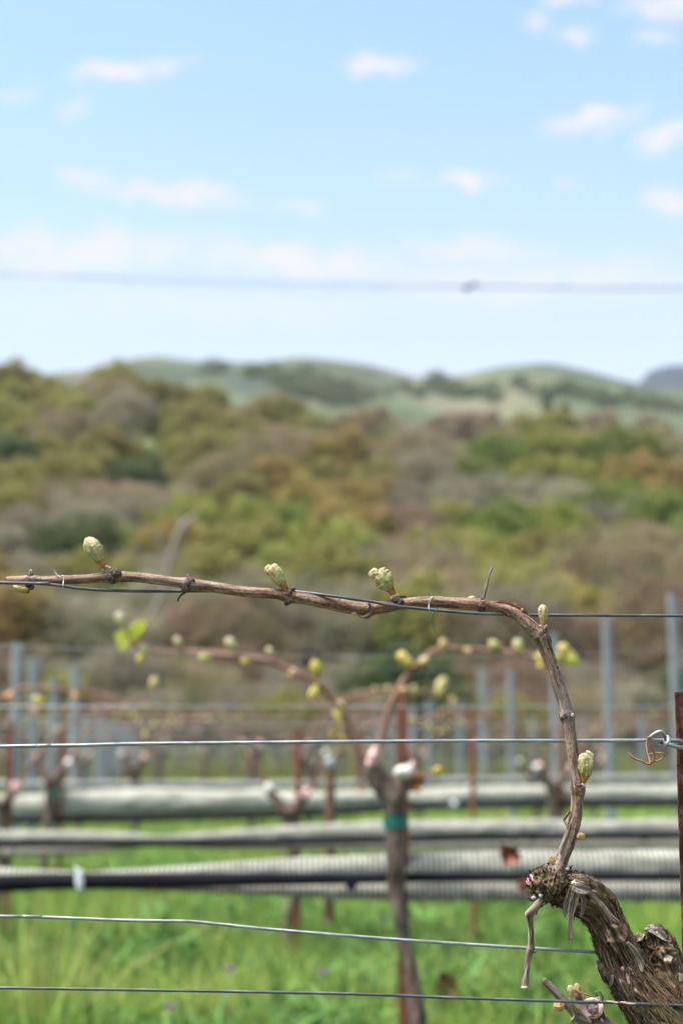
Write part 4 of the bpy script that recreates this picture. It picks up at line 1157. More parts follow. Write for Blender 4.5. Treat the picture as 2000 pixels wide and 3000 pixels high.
tape(1122, 1194, 2385, 2425, D1 - .004, 'green plastic tie tape wrapped round the blurred trunk of the second row vine')
angle_stake(1162, 1194, 2038, D1 + .06, 'rust_far', 'blurred rusty stake behind the second row vine trunk', depth=.02, zbot=-.1)

# ---- wires of the rows behind ---------------------------------------
def roww(y0, y1, d, rmm, label, sag=0, mat='wire'):
    r = rmm / 1000 / mpp(d)
    ym = (y0 + y1) / 2 + sag
    return wire([(-100, y0, r), (450, (y0 * .75 + y1 * .25) + sag * .7, r), (1000, ym, r), (1550, (y0 * .25 + y1 * .75) + sag * .7, r), (2100, y1, r)], d, mat, label, nseg=6, step=.25, wob=0)
roww(2070, 2072, D1 + .02, 2.2, 'blurred pale wire of the second row, level with the top of its rusty stake')
roww(1886, 1900, D1 - .25, .7, 'faint blurred upper wire behind the arching canes of the second row', sag=30)
roww(2124, 2126, 6.05, 1.8, 'blurred grey wire of the third row, just below the second row wire')
roww(1946, 1950, 6.4, .8, 'barely visible high wire of the third row against the trees', sag=14)
roww(2104, 2108, 8.5, 2.0, 'far blurred wire of the fourth row crossing the grey posts')
roww(2150, 2146, 8.3, 2.2, 'far blurred wire of the fourth row, lower than its neighbour')
roww(2190, 2186, 10.9, 2.4, 'far blurred wire of the fifth row among the small vines')
roww(2168, 2166, 13.3, 3.0, 'thin far wire of the sixth row among the small vines')

# ---- rolled bird netting and drip hoses ------------------------------
netm, nt, nb, no = new_mat('white_bird_netting')
aS = N(nt, 'ShaderNodeAttribute', attribute_name='tc').outputs['Vector']
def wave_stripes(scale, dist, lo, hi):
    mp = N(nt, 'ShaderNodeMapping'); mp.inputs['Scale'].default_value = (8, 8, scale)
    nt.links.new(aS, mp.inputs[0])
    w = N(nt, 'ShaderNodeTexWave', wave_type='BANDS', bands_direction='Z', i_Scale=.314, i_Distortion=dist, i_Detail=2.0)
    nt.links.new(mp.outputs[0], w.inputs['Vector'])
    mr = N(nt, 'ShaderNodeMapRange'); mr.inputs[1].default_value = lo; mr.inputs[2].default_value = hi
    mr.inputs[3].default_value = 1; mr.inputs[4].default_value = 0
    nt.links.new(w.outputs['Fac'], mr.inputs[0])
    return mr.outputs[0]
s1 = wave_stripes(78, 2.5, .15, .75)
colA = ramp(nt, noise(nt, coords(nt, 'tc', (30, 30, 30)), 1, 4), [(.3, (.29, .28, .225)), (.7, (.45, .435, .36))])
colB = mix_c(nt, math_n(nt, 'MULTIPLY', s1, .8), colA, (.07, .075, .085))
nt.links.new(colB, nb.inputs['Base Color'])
nb.inputs['Roughness'].default_value = 1.0; nb.inputs['Specular IOR Level'].default_value = .05
netm_far = pmat('pale_bird_netting', [(.3, (.27, .262, .215)), (.7, (.42, .41, .345))], 'tc', (20, 20, 20), bump=.4, bdist=.01, layers=[('tc', (40, 40, 200), .5, .7, (.12, .125, .13), .5)])

def net_roll(prof, d, label, gather=True, nseg=28, hosey=None, sub=.006, mat=None, drape=None):
    """prof: (px, top, bottom) edges of the bundle in pixels at depth d"""
    root = empty('netting_roll', label, 'netting', 'rolls of bird netting hung along the rows')
    pts = []
    for (px, a, b) in prof:
        p0, p1 = at(px, a, d), at(px, b, d)
        pts.append(((p0 + p1) / 2, abs(p0[2] - p1[2]) / 2))
    P = np.array([p[0] for p in pts]); R = np.array([p[1] for p in pts])
    def dd(PH, S, RR, T):
        c = np.stack([np.cos(PH) * .05, np.sin(PH) * .05, S], -1)
        ple = .06 * np.cos(2 * math.pi * S / .0128 + 5 * fbm(np.stack([S * 9, S * 0, S * 0], -1), 2) + 1.2 * np.cos(PH)) if gather else 0
        return RR * (1 + ple + .16 * perlin(c * [18, 18, 4]) + .13 * fbm(c * [45, 45, 12], 3) + .07 * perlin(c * [90, 90, 3]))
    V, f, t = tube(P, R, nseg, sub, disp=dd, ref=(0, -1, 0), flat=.8)
    MB().add(V, f, t).build('net_bundle', mat or netm, root)
    if drape:                       # loose lower edge of the net hanging below the hose
        pd, pz, S_ = [], [], 0
        Pq, _ = cr(np.array([at(a, b, d - .03) for a, b, c in drape]), 0.0, .006)
        Pb, _ = cr(np.array([at(a, c, d - .03) for a, b, c in drape]), 0.0, .006)
        n = min(len(Pq), len(Pb)); Pq = Pq[np.linspace(0, len(Pq) - 1, n).astype(int)]; Pb = Pb[np.linspace(0, len(Pb) - 1, n).astype(int)]
        xs = Pq[:, 0]
        rows = []
        for k in range(6):
            u = k / 5
            R_k = Pq * (1 - u) + Pb * u
            R_k[:, 1] += .006 * np.cos(2 * math.pi * xs / .0128 + 4 * perlin(np.stack([xs * 6, xs * 0, xs * 0], -1))) * (.4 + .6 * u) - .018 * math.sin(u * 2.2)
            R_k[:, 2] += .004 * u * perlin(np.stack([xs * 30, xs * 0 + 5, xs * 0], -1))
            rows.append(R_k)
        rows = rows + [r + [0, .0015, 0] for r in rows[::-1]]
        G = np.stack(rows, 1); m, k = G.shape[:2]
        i = np.arange(m - 1)[:, None] * k; j = np.arange(k)[None]; jn = (j + 1) % k
        q = np.stack([i + j, i + jn, i + k + jn, i + k + j], -1).reshape(-1, 4)
        tcd = np.stack([np.broadcast_to(np.arange(k)[None] * .01, (m, k)), np.zeros((m, k)), np.broadcast_to(xs[:, None] + 3, (m, k))], -1)
        MB().add(G.reshape(-1, 3), q, tcd.reshape(-1, 3)).build('net_edge', mat or netm, root)
    return root
def hose(pts, d, label, r=12.5, clips=()):
    o = empty('drip_hose', label, 'hose')
    P, R = path([(a, b, r if not callable(r) else r(a)) for a, b in pts], d)
    MB().add(*tube(P, R, 12, .05)).build('hose_pipe', M['hose'], o)
    for (cx, cy, w, hh, mt) in clips:
        V, f, t = lump(at(cx, cy, d - .004), (w * mpp(d), w * mpp(d) * .8, hh * mpp(d)), cx, .15)
        MB().add(V, f, t).build('dripper', M[mt], o)
    return o
net_roll([(-500, 2535, 2630), (-100, 2542, 2618), (0, 2544, 2610), (120, 2547, 2604), (200, 2551, 2600), (233, 2556, 2594), (270, 2553, 2598), (400, 2545, 2600), (600, 2532, 2596), (800, 2518, 2596), (1000, 2507, 2596), (1300, 2497, 2594), (1700, 2491, 2594), (2100, 2488, 2594), (2600, 2485, 2594)],
         D1 + .085, 'nearest roll of white netting behind the green-taped trunk, pinched by a white clip',
         drape=[(-500, 2590, 2628), (0, 2590, 2616), (150, 2590, 2604), (400, 2588, 2606), (600, 2586, 2614), (800, 2584, 2622), (1000, 2582, 2632), (1300, 2578, 2637), (1700, 2576, 2639), (2100, 2575, 2640), (2600, 2573, 2640)])
hose([(-500, 2595), (-100, 2592), (0, 2588), (150, 2583), (233, 2581), (350, 2581), (600, 2578), (800, 2576), (1000, 2574), (1300, 2571), (1700, 2569), (2100, 2568), (2600, 2566)], D1 + .022, 'nearest black drip hose running along the front of the nearest netting roll', lambda a: float(np.interp(a, [0, 600, 1300], [24, 21, 13])),
     [(1029, 2592, 17, 15, 'hose'), (455, 2594, 15, 12, 'redleaf'), (1532, 2592, 17, 18, 'redleaf')])
net_roll([(-800, 2420, 2500), (-100, 2432, 2508), (0, 2433, 2482), (200, 2434, 2480), (380, 2440, 2478), (465, 2448, 2474), (560, 2440, 2476), (800, 2423, 2476), (1000, 2410, 2472), (1400, 2403, 2466), (1800, 2401, 2464), (2200, 2400, 2462), (2900, 2400, 2462)],
         6.12, 'second roll of white netting, pinched left of the short wooden post', sub=.008,
         drape=[(-800, 2470, 2512), (0, 2470, 2510), (250, 2468, 2500), (460, 2466, 2478), (650, 2464, 2488), (1000, 2460, 2490), (1400, 2452, 2490), (1800, 2448, 2488), (2200, 2446, 2486), (2900, 2446, 2486)])
hose([(-800, 2470), (-100, 2473), (0, 2472), (200, 2471), (465, 2468), (700, 2467), (1000, 2463), (1400, 2453), (1800, 2449), (2200, 2448), (2900, 2448)], 6.04, 'second black drip hose along the second netting roll', 12,
     [(512, 2472, 13, 8, 'hose'), (1560, 2458, 13, 9, 'hose'), (1885, 2456, 12, 9, 'hose'), (855, 2472, 14, 8, 'hose')])
net_roll([(-1200, 2330, 2400), (0, 2326, 2404), (150, 2322, 2400), (420, 2312, 2392), (650, 2314, 2384), (900, 2318, 2376), (1150, 2314, 2364), (1260, 2308, 2366), (1500, 2302, 2358), (2000, 2300, 2352), (3000, 2300, 2352)],
         8.5, 'third roll of pale netting passing behind the head of the taped vine', gather=False, sub=.03, mat=netm_far)
hose([(-1200, 2400), (0, 2404), (200, 2404), (500, 2398), (900, 2386), (1200, 2366), (1500, 2360), (2000, 2356), (3000, 2356)], 8.45, 'third black drip hose under the third netting roll', 9, [(1330, 2356, 10, 9, 'clip'), (575, 2402, 9, 8, 'hose')])
net_roll([(-1500, 2290, 2310), (0, 2290, 2312), (900, 2290, 2312), (1150, 2282, 2302), (1500, 2276, 2298), (2000, 2268, 2294), (3400, 2260, 2290)],
         10.9, 'fourth thin grey roll of netting above the third roll at the right', gather=False, sub=.05, mat=pmat('dark_netting', [(.3, (.14, .145, .14)), (.7, (.28, .28, .26))], 'tc', (9, 9, 9)))
# white plastic clip, red dry leaves
m_ = MB(); P, R = path([(228, 2546, 6), (231, 2556, 10), (233, 2572, 12), (234, 2588, 12), (235, 2602, 9)], D1)
m_.add(*tube(P, R, 12, .004, flat=.5)); P, R = path([(216, 2542, 4), (222, 2545, 5), (232, 2552, 5), (246, 2554, 3)], D1); m_.add(*tube(P, R, 8, .004))
tag(m_.build('net_clip', M['clip']), 'small white plastic clip pinching the nearest netting roll and hose', 'clip')
def dry_leaf(px, py, w, h, d, label, seed):
    n = 26; r_ = np.random.default_rng(seed); th = np.linspace(0, 2 * math.pi, n, endpoint=False)
    rad = 1 + .13 * np.cos(5 * th + seed) + .12 * r_.normal(size=n)
    c = at(px, py, d); q = mpp(d)
    rows = []
    for k, s in enumerate((.25, .5, .75, 1)):
        rows.append(np.stack([c[0] + np.cos(th) * rad * w * q * s, c[1] + .012 * np.cos(3 * th) * s - .02 * s * s, c[2] + np.sin(th) * rad * h * q * s], -1))
    V = np.concatenate(rows + [[c]]); i = np.arange(3)[:, None] * n; j = np.arange(n)[None]; jn = (j + 1) % n
    quad = np.stack([i + j, i + jn, i + n + jn, i + n + j], -1).reshape(-1, 4)
    k = np.arange(n); tri = np.stack([np.full(n, 4 * n), (k + 1) % n, k], 1)
    V2_ = V + [0, .0012, 0]
    m = MB(); m.add(V, [quad, tri], V); m.add(V2_, [quad[:, ::-1], tri[:, ::-1]], V)
    P, R = path([(px, py + h * .4, 2.5), (px + w * .4, py + h * .9, 2.5), (px + w * .5, py + h * 1.4, 2)], d); m.add(*tube(P, R, 6, .005))
    return tag(m.build('dry_leaf', M['redleaf']), label, 'leaf')
dry_leaf(1490, 2500, 32, 27, D1 - .06, 'curled rust-red dry leaf caught on the nearest netting roll', 3)
dry_leaf(1312, 2885, 34, 34, 4.9, 'dark red dry leaf lying low in the green grass right of the taped vine', 8)

# short wooden stake and more supports
def short_post(px, w, y0, y1, d, label, cap=True):
    o = empty('wooden_post', label, 'post')
    P = np.array([at(px - 4, y1, d), at(px, (y0 + y1) / 2, d), at(px, y0, d)]); R = np.array([w, w, w * .9]) * mpp(d)
    MB().add(*tube(P, R, 12, .02, disp=lambda PH, S, RR, T: RR * (1 + .06 * np.cos(4 * PH + 3 * S)))).build('shaft', M['wood_stake'], o)
    if cap:
        V, f, t = lump(at(px, y0 - 4, d), (w * mpp(d) * 1.25, w * mpp(d) * 1.2, w * mpp(d) * 1.4), 2, .2); MB().add(V, f, t).build('top', M['steel'], o)
    return o
short_post(967, 15, 2242, 2700, 6.2, 'short brown wooden post with a grey top left of the taped vine')

# ================================================================== TERRAIN
TD = np.array([0, 46, 60, 80, 100, 130, 170, 220, 300, 420, 600])
TT_ = np.array([0, 0, .045, .17, .30, .47, .66, .83, 1.0, 1.0, 1.0])
UX = np.array([-.8, -.3, -.218, -.17, -.12, -.05, 0, .07, .14, .22, .35, .8])
RY = np.array([1110, 1110, 1135, 1185, 1150, 1240, 1290, 1290, 1275, 1300, 1330, 1360])      # image row of the wooded crest

def hill_z(x, y):
    x = np.asarray(x, float); y = np.asarray(y, float)
    u = x / np.maximum(y, 1)
    ry = np.interp(u, UX, RY)
    ys = np.minimum(y, 300)
    t = np.interp(ys, TD, TT_)
    by = 2145 + (ry - 2145) * t
    z = CAMZ + (2130 - by) / F * ys
    z = np.where(y < 46, 0, z - (CAMZ + (2130 - 2145) / F * 46) * np.clip(1 - (ys - 46) / 20, 0, 1))
    und = 2.0 * fbm(np.stack([x / 38, ys / 38, x * 0], -1), 3) * np.clip((ys - 60) / 60, 0, 1)
    z = np.where(y > 300, z - (y - 300) * .22, z) + und
    return np.where(y < 46, -.0, z)

def grid_mesh(xs, ys, zf, name, mat, ufun=None):
    Y, U = np.meshgrid(ys, xs, indexing='ij')
    X = U * Y if ufun else U
    Z = zf(X, Y)
    V = np.stack([X, Y, Z], -1).reshape(-1, 3)
    n = len(xs); m = len(ys)
    i = np.arange(m - 1)[:, None] * n; j = np.arange(n - 1)[None]
    q = np.stack([i + j, i + j + 1, i + n + j + 1, i + n + j], -1).reshape(-1, 4)
    return MB().add(V, q, V).build(name, mat)

meadow = pmat('meadow_grass', [(.36, (.03, .05, .008)), (.5, (.05, .08, .012)), (.64, (.085, .09, .022))], 'Object', (.25, .25, .25), detail=8, bump=.3, bdist=.3,
              layers=[('Object', (.05, .05, .05), .5, .62, (.15, .12, .06), .7)])
floorm = pmat('vineyard_floor', [(.3, (.035, .05, .014)), (.5, (.065, .085, .025)), (.7, (.11, .095, .045))], 'Object', (3, 3, 3), detail=8, bump=.5, bdist=.05,
              layers=[('Object', (.6, .6, .6), .52, .66, (.11, .085, .05), .6)])
ridgem = pmat('dry_green_ridge', [(.36, (.026, .05, .02)), (.5, (.062, .082, .036)), (.62, (.11, .105, .06))], 'Object', (.012, .012, .012), detail=9, bump=0,
              layers=[('Object', (.008, .014, .03), .53, .58, (.02, .035, .02), .75), ('Object', (.02, .02, .02), .55, .68, (.11, .08, .055), .5)])

ground = grid_mesh(np.concatenate([np.linspace(-1900, -60, 12), np.linspace(-40, 40, 33), np.linspace(60, 1900, 12)]), np.concatenate([np.linspace(-60, 44, 53), [60, 120, 400, 1200, 2000]]),
                   lambda X, Y: np.where((np.abs(X) < 60) & (Y < 45), .03 * perlin(np.stack([X * .8, Y * .8, X * 0], -1)), -.25), 'ground', floorm)
tag(ground, 'green grassy vineyard floor between the rows', kind='structure')
hill = grid_mesh(np.linspace(-.62, .62, 150), np.concatenate([np.linspace(45, 120, 60), np.linspace(122, 300, 80), np.linspace(305, 600, 30)]), hill_z, 'hillside', meadow, True)
tag(hill, 'near wooded hillside with patches of green meadow', kind='structure')

def far_hill(prof, d, depth, name, mat, label, amp):
    px = np.array([p[0] for p in prof]); py = np.array([p[1] for p in prof])
    us = np.linspace(-.55, .55, 230)
    vs = np.linspace(-1, 1, 60)
    U, Vv = np.meshgrid(us, vs)
    pxx = 1000 + U * F
    top = CAMZ + (2130 - np.interp(pxx, px, py)) / F * d
    Y = d + Vv * depth
    X = U * d
    Z = -20 + (top + 20) * (1 - np.abs(Vv) ** 1.7) + amp * fbm(np.stack([X / 90, Y / 90, X * 0], -1), 4) * (1 - np.abs(Vv)) * .5
    V = np.stack([X, Y, Z], -1).reshape(-1, 3)
    n = len(us); m = len(vs)
    i = np.arange(m - 1)[:, None] * n; j = np.arange(n - 1)[None]
    q = np.stack([i + j, i + j + 1, i + n + j + 1, i + n + j], -1).reshape(-1, 4)
    o = MB().add(V, q, V).build(name, mat)
    return tag(o, label, kind='structure')
far_hill([(-2500, 1180), (-400, 1130), (100, 1110), (330, 1085), (440, 1060), (560, 1053), (700, 1053), (860, 1062), (1100, 1076), (1180, 1088), (1280, 1102), (1380, 1096), (1500, 1080), (1580, 1085), (1700, 1108), (1830, 1132), (1950, 1150), (2100, 1175), (2600, 1230), (4500, 1300)],
         850, 330, 'grassy_ridge', ridgem, 'pale green grassy ridge with dark scrub across the skyline', 14)
bluem = pmat('wooded_far_hill', [(.3, (.006, .014, .03)), (.7, (.014, .026, .045))], 'Object', (.01, .01, .01), bump=0)
far_hill([(-2500, 1700), (1500, 1500), (1850, 1170), (1880, 1120), (1915, 1082), (1960, 1068), (2060, 1066), (2300, 1100), (2800, 1180), (4500, 1300)], 1500, 400, 'distant_hill', bluem, 'far blue-grey wooded hill at the right edge of the skyline', 6)

# scrub on the grassy ridge: far clumps nobody could count
bpy.context.view_layer.update()
ridge_o = bpy.data.objects['grassy_ridge']
sb = MB(); r_ = np.random.default_rng(77)
def scrub(x0, y0, x1, y1, sp, n, big=1.0):
    for k in range(n):
        t = r_.random()
        px = x0 + (x1 - x0) * t + r_.normal(0, sp * 1.6); py = y0 + (y1 - y0) * t + r_.normal(0, sp)
        hit, loc, nn, fi = ridge_o.ray_cast(Vector((0, 0, CAMZ)), pdir(px, py).normalized())
        if not hit: continue
        R0 = r_.uniform(3.0, 6) * big; m = 70
        d = r_.normal(size=(m, 3)); d /= np.linalg.norm(d, axis=1)[:, None]; d[:, 2] = np.abs(d[:, 2])
        c = np.array(loc) + d * R0 * r_.uniform(.6, 1.0, (m, 1)) * [1.2, 1.2, .8]
        a = r_.normal(size=(m, 3)); a /= np.linalg.norm(a, axis=1)[:, None]; b = np.cross(a, d)
        V = np.stack([c - a * .9, c + b * .9, c + a * .9, c - b * .9], 1).reshape(-1, 3) 
        sb.add(V, np.arange(m * 4).reshape(-1, 4), V)
for a in [(790, 1100, 1050, 1160, 14, 60), (1255, 1118, 1450, 1170, 12, 30), (600, 1080, 760, 1096, 6, 9), (500, 1130, 1900, 1185, 14, 14), (870, 1128, 950, 1150, 12, 34), (500, 1140, 600, 1180, 10, 8), (1660, 1135, 1780, 1190, 9, 20), (1510, 1125, 1620, 1150, 8, 8), (1820, 1170, 1980, 1200, 8, 18)]:
    scrub(*a)

# ================================================================== GRASS
def blades(xy, z0, H, W, cols, name, label, nseg=3, seed=1, lean=.35, mat='grass'):
    r_ = np.random.default_rng(seed); n = len(xy)
    az = r_.uniform(0, 2 * math.pi, n); ln = np.abs(r_.normal(0, lean, n)); bend = r_.uniform(.2, 1.1, n)
    dx, dy = np.cos(az), np.sin(az)
    fx = r_.uniform(0, 2 * math.pi, n)
    wx, wy = np.cos(fx), np.sin(fx)
    rows = []
    for k in range(nseg + 1):
        u = k / nseg
        off = H * (ln * u + bend * ln * u * u * 1.2)
        h = H * (u - .35 * bend * np.minimum(ln, .9) * u * u)
        w = W * (1 - u ** 1.6) * (1 if k else .7) + W * .04
        cx, cy, cz = xy[:, 0] + dx * off, xy[:, 1] + dy * off, z0 + h
        rows.append(np.stack([np.stack([cx - wx * w, cy - wy * w, cz], -1), np.stack([cx + wx * w, cy + wy * w, cz], -1)], 1))
    V = np.stack(rows, 1)                         # n, nseg+1, 2, 3
    m = (nseg + 1) * 2
    b = np.arange(n)[:, None] * m; k = np.arange(nseg)[None] * 2
    q = np.stack([b + k, b + k + 1, b + k + 3, b + k + 2], -1).reshape(-1, 4)
    col = np.repeat(cols[:, None], m, 1)
    return V.reshape(-1, 3), q, col.reshape(-1, 3)

def grass_cols(xy, seed):
    r_ = np.random.default_rng(seed); n = len(xy)
    p = np.stack([xy[:, 0] * 1.6, xy[:, 1] * 1.1, xy[:, 0] * 0], -1)
    a = np.clip(.5 + .9 * fbm(p + 3, 3), 0, 1)[:, None]; b = np.clip(.45 + .9 * fbm(p * .7 + 40, 2), 0, 1)[:, None]
    base = np.array((.13, .235, .055)) * (1 - a) + np.array((.28, .36, .10)) * a
    base = base * (1 - .45 * b) + np.array((.12, .23, .08)) * .45 * b
    r1 = r_.random(n)
    base[r1 < .10] = np.array((.32, .36, .10)); base[r1 < .035] = np.array((.42, .34, .18))
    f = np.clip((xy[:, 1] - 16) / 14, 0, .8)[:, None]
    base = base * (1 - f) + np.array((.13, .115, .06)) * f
    return base * np.array([1.16, 1.16, .92]) * r_.uniform(.55, 1.4, (n, 1))

def wedge(n, y0, y1, pad, seed, power=1.0):
    r_ = np.random.default_rng(seed)
    y = y0 + (y1 - y0) * r_.random(n) ** power
    x = r_.uniform(-1, 1, n) * (.27 * y + pad)
    return np.stack([x, y], -1)
gm = MB()
xy = wedge(80000, 2.9, 14, .5, 11, .9)
cl = np.clip(.55 + .8 * fbm(np.stack([xy[:, 0] * .9, xy[:, 1] * .9, xy[:, 0] * 0 + 9], -1), 2), .1, 1.2)
rr = np.random.default_rng(12)
H = (.10 + .20 * rr.random(len(xy)) ** 1.4) * (.55 + .6 * cl)
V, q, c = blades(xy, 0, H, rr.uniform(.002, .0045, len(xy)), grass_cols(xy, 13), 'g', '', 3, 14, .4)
gm.add(V, q, None, c)
xy = wedge(60000, 14, 46, 2, 21)
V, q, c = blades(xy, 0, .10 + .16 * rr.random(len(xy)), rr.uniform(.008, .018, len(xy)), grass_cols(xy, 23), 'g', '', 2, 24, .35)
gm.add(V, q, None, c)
# broad-leaved weeds low in the sward
xy = wedge(15000, 3.0, 10, .4, 31)
keep = fbm(np.stack([xy[:, 0] * 1.1 + 5, xy[:, 1] * 1.1, xy[:, 0] * 0], -1), 2) > .02
xy = xy[keep]
V, q, c = blades(xy, rr.uniform(.04, .15, len(xy)), .055 + .03 * rr.random(len(xy)), rr.uniform(.012, .024, len(xy)), np.array((.095, .19, .045)) * rr.uniform(.6, 1.5, (len(xy), 1)), 'g', '', 3, 34, 1.1)
gm.add(V, q, None, c)
tag(gm.build('grass', M['grass']), 'fresh green grass and low weeds filling the vineyard alleys', 'grass', kind='stuff')
# taller seeding tufts at the left
def tuft(px, d, n, h, seed, label, spread=.12, col=(.26, .36, .07)):
    r_ = np.random.default_rng(seed); c0 = at(px, 2600, d)
    xy = np.stack([c0[0] + r_.normal(0, spread, n), d + r_.normal(0, spread * 1.3, n)], -1)
    cols = np.array(col) * r_.uniform(.6, 1.25, (n, 1))
    V, q, c = blades(xy, 0, h * r_.uniform(.55, 1, n), r_.uniform(.0025, .005, n), cols, 'g', '', 6, seed + 1, .28)
    m = MB(); m.add(V, q, None, c)
    return tag(m.build('grass_tuft', M['grass']), label, 'grass tuft')
tuft(30, 4.1, 110, .62, 41, 'tall yellow-green grass tuft rising past the netting at the left edge')
tuft(100, 4.6, 60, .60, 42, 'tall pale grass stalks just right of the left edge tuft', .07, (.45, .42, .14))
tuft(1000, 6.4, 60, .5, 43, 'leafy light green tuft growing beside the short wooden post', .06, (.22, .36, .08))
tuft(180, 4.9, 70, .34, 44, 'arching pale grass tuft low at the left below the nearest netting roll', .16, (.33, .38, .10))
tuft(1930, 5.4, 140, .44, 45, 'bright green grass tuft beyond the stake at the right', .16, (.20, .38, .05))
def flower(px, py, d, label):
    o = empty('wild_flower', label, 'flower', 'small purple flowers in the grass')
    c = at(px, py, d); m = MB()
    for k in range(12):
        a = k * 2.4; dr = np.array([math.cos(a) * .8, math.sin(a) * .8, .5 + .5 * (k % 3)])
        leafblade(m, c, dr, .016, .005, (.4, .2, .5))
    m.build('flower_head', M['purple'], o)
    P3 = np.array([[c[0] + .01, c[1], 0], [c[0], c[1], c[2] * .5], c]); MB().add(*tube(P3, np.array([.0015] * 3), 6, .03)).build('stem', M['grass'], o)
flower(946, 2852, 4.9, 'purple wild flower in the grass left of the taped trunk')
flower(672, 2846, 5.0, 'small mauve flower in the grass far left of the taped trunk')
flower(500, 2956, 4.3, 'small mauve flower near the bottom edge, left half')
flower(1125, 2700, 6.5, 'tiny pale mauve flower just left of the taped trunk')

# ================================================================== POSTS AND VINES OF THE ROWS BEHIND
def steel_post_mesh(w, h):
    th = .004
    prof = np.array([[-w / 2, -w * .18], [-w * .22, -w * .3], [w * .22, -w * .3], [w / 2, -w * .18], [w / 2, w * .35], [w / 2 - th, w * .35], [w / 2 - th, -w * .12], [w * .2, -w * .22], [-w * .2, -w * .22], [-w / 2 + th, -w * .12], [-w / 2 + th, w * .35], [-w / 2, w * .35]])
    zs = np.array([-.2, h * .25, h * .5, h * .75, h]); n = len(prof)
    V = np.array([[p[0], p[1], z] for z in zs for p in prof])
    i = np.arange(len(zs) - 1)[:, None] * n; j = np.arange(n)[None]; jn = (j + 1) % n
    q = np.stack([i + j, i + jn, i + n + jn, i + n + j], -1).reshape(-1, 4)
    b = (len(zs) - 1) * n
    cap = np.array([[b + 1, b + 2, b + 7, b + 8], [b + 0, b + 1, b + 8, b + 9], [b + 2, b + 3, b + 6, b + 7], [b + 9, b + 10, b + 11, b + 0], [b + 3, b + 4, b + 5, b + 6]])
    m = MB(); m.add(V, [q, cap], V)
    for zz in np.arange(.3, h, .12):                 # wire clips
        m.add(*box((w / 2 + .004, 0, zz), (.005, .006, .012)))
    return m
def post(px, pytop, d, w, label, grp=None):
    c = at(px, pytop, d)
    m = steel_post_mesh(w, c[2] - 0)
    o = m.build('steel_post', M['steel'], smooth=False)
    o.location = (c[0], d, 0); o.rotation_euler = (random.uniform(-.01, .01), random.uniform(-.008, .008), random.uniform(-.2, .2))
    return tag(o, label, 'post', 'grey steel posts of the rows behind')
post(1973, 1738, 9.6, .052, 'tallest grey steel post, just left of the rusty stake at the right edge')
post(1775, 1812, 11.6, .058, 'grey steel post standing right of the bent sharp cane')
post(1620, 1856, 13.6, .058, 'grey steel post standing directly behind the bent cane')
post(1495, 1965, 14.4, .060, 'grey steel post, first to the left of the bent cane, slightly thicker', )
post(1412, 1955, 15.6, .066, 'grey steel post, second to the left of the bent cane')
post(1348, 2052, 17.0, .062, 'short grey steel post, third to the left of the bent cane')
post(1258, 2050, 18.5, .072, 'short grey steel post, fourth to the left of the bent cane')
post(1205, 2072, 20.5, .085, 'short grey steel post close right of the middle rusty stake')
post(55, 1885, 9.8, .064, 'tallest grey steel post of the group at the left edge')
post(105, 1925, 11.0, .068, 'second grey steel post from the left edge')
post(162, 1990, 12.6, .070, 'third grey steel post from the left edge, shorter than both neighbours')
post(224, 1955, 14.0, .082, 'fourth grey steel post from the left edge, beside the gap')
post(257, 2085, 15.4, .066, 'fifth grey steel post from the left edge, low and narrow')
for k, (px, py, d) in enumerate([(292, 2092, 18), (308, 2110, 20.5), (325, 2112, 23), (342, 2120, 26), (358, 2126, 29), (374, 2133, 32), (388, 2140, 35), (402, 2150, 38),
                                 (1150, 2090, 23), (1105, 2100, 26), (1880, 2090, 22), (1700, 2098, 24), (1560, 2098, 21)]):
    post(px, py, d, .075 if k < 8 else .07, 'small far grey post in the receding line at the left' if k < 8 else
         ['far grey post seen through the arms of the taped vine', 'far grey post behind the head of the taped vine', 'low far grey post near the dried tendril', 'low far grey post between two tall right-hand posts', 'low far grey post just left of the bent cane'][k - 8])

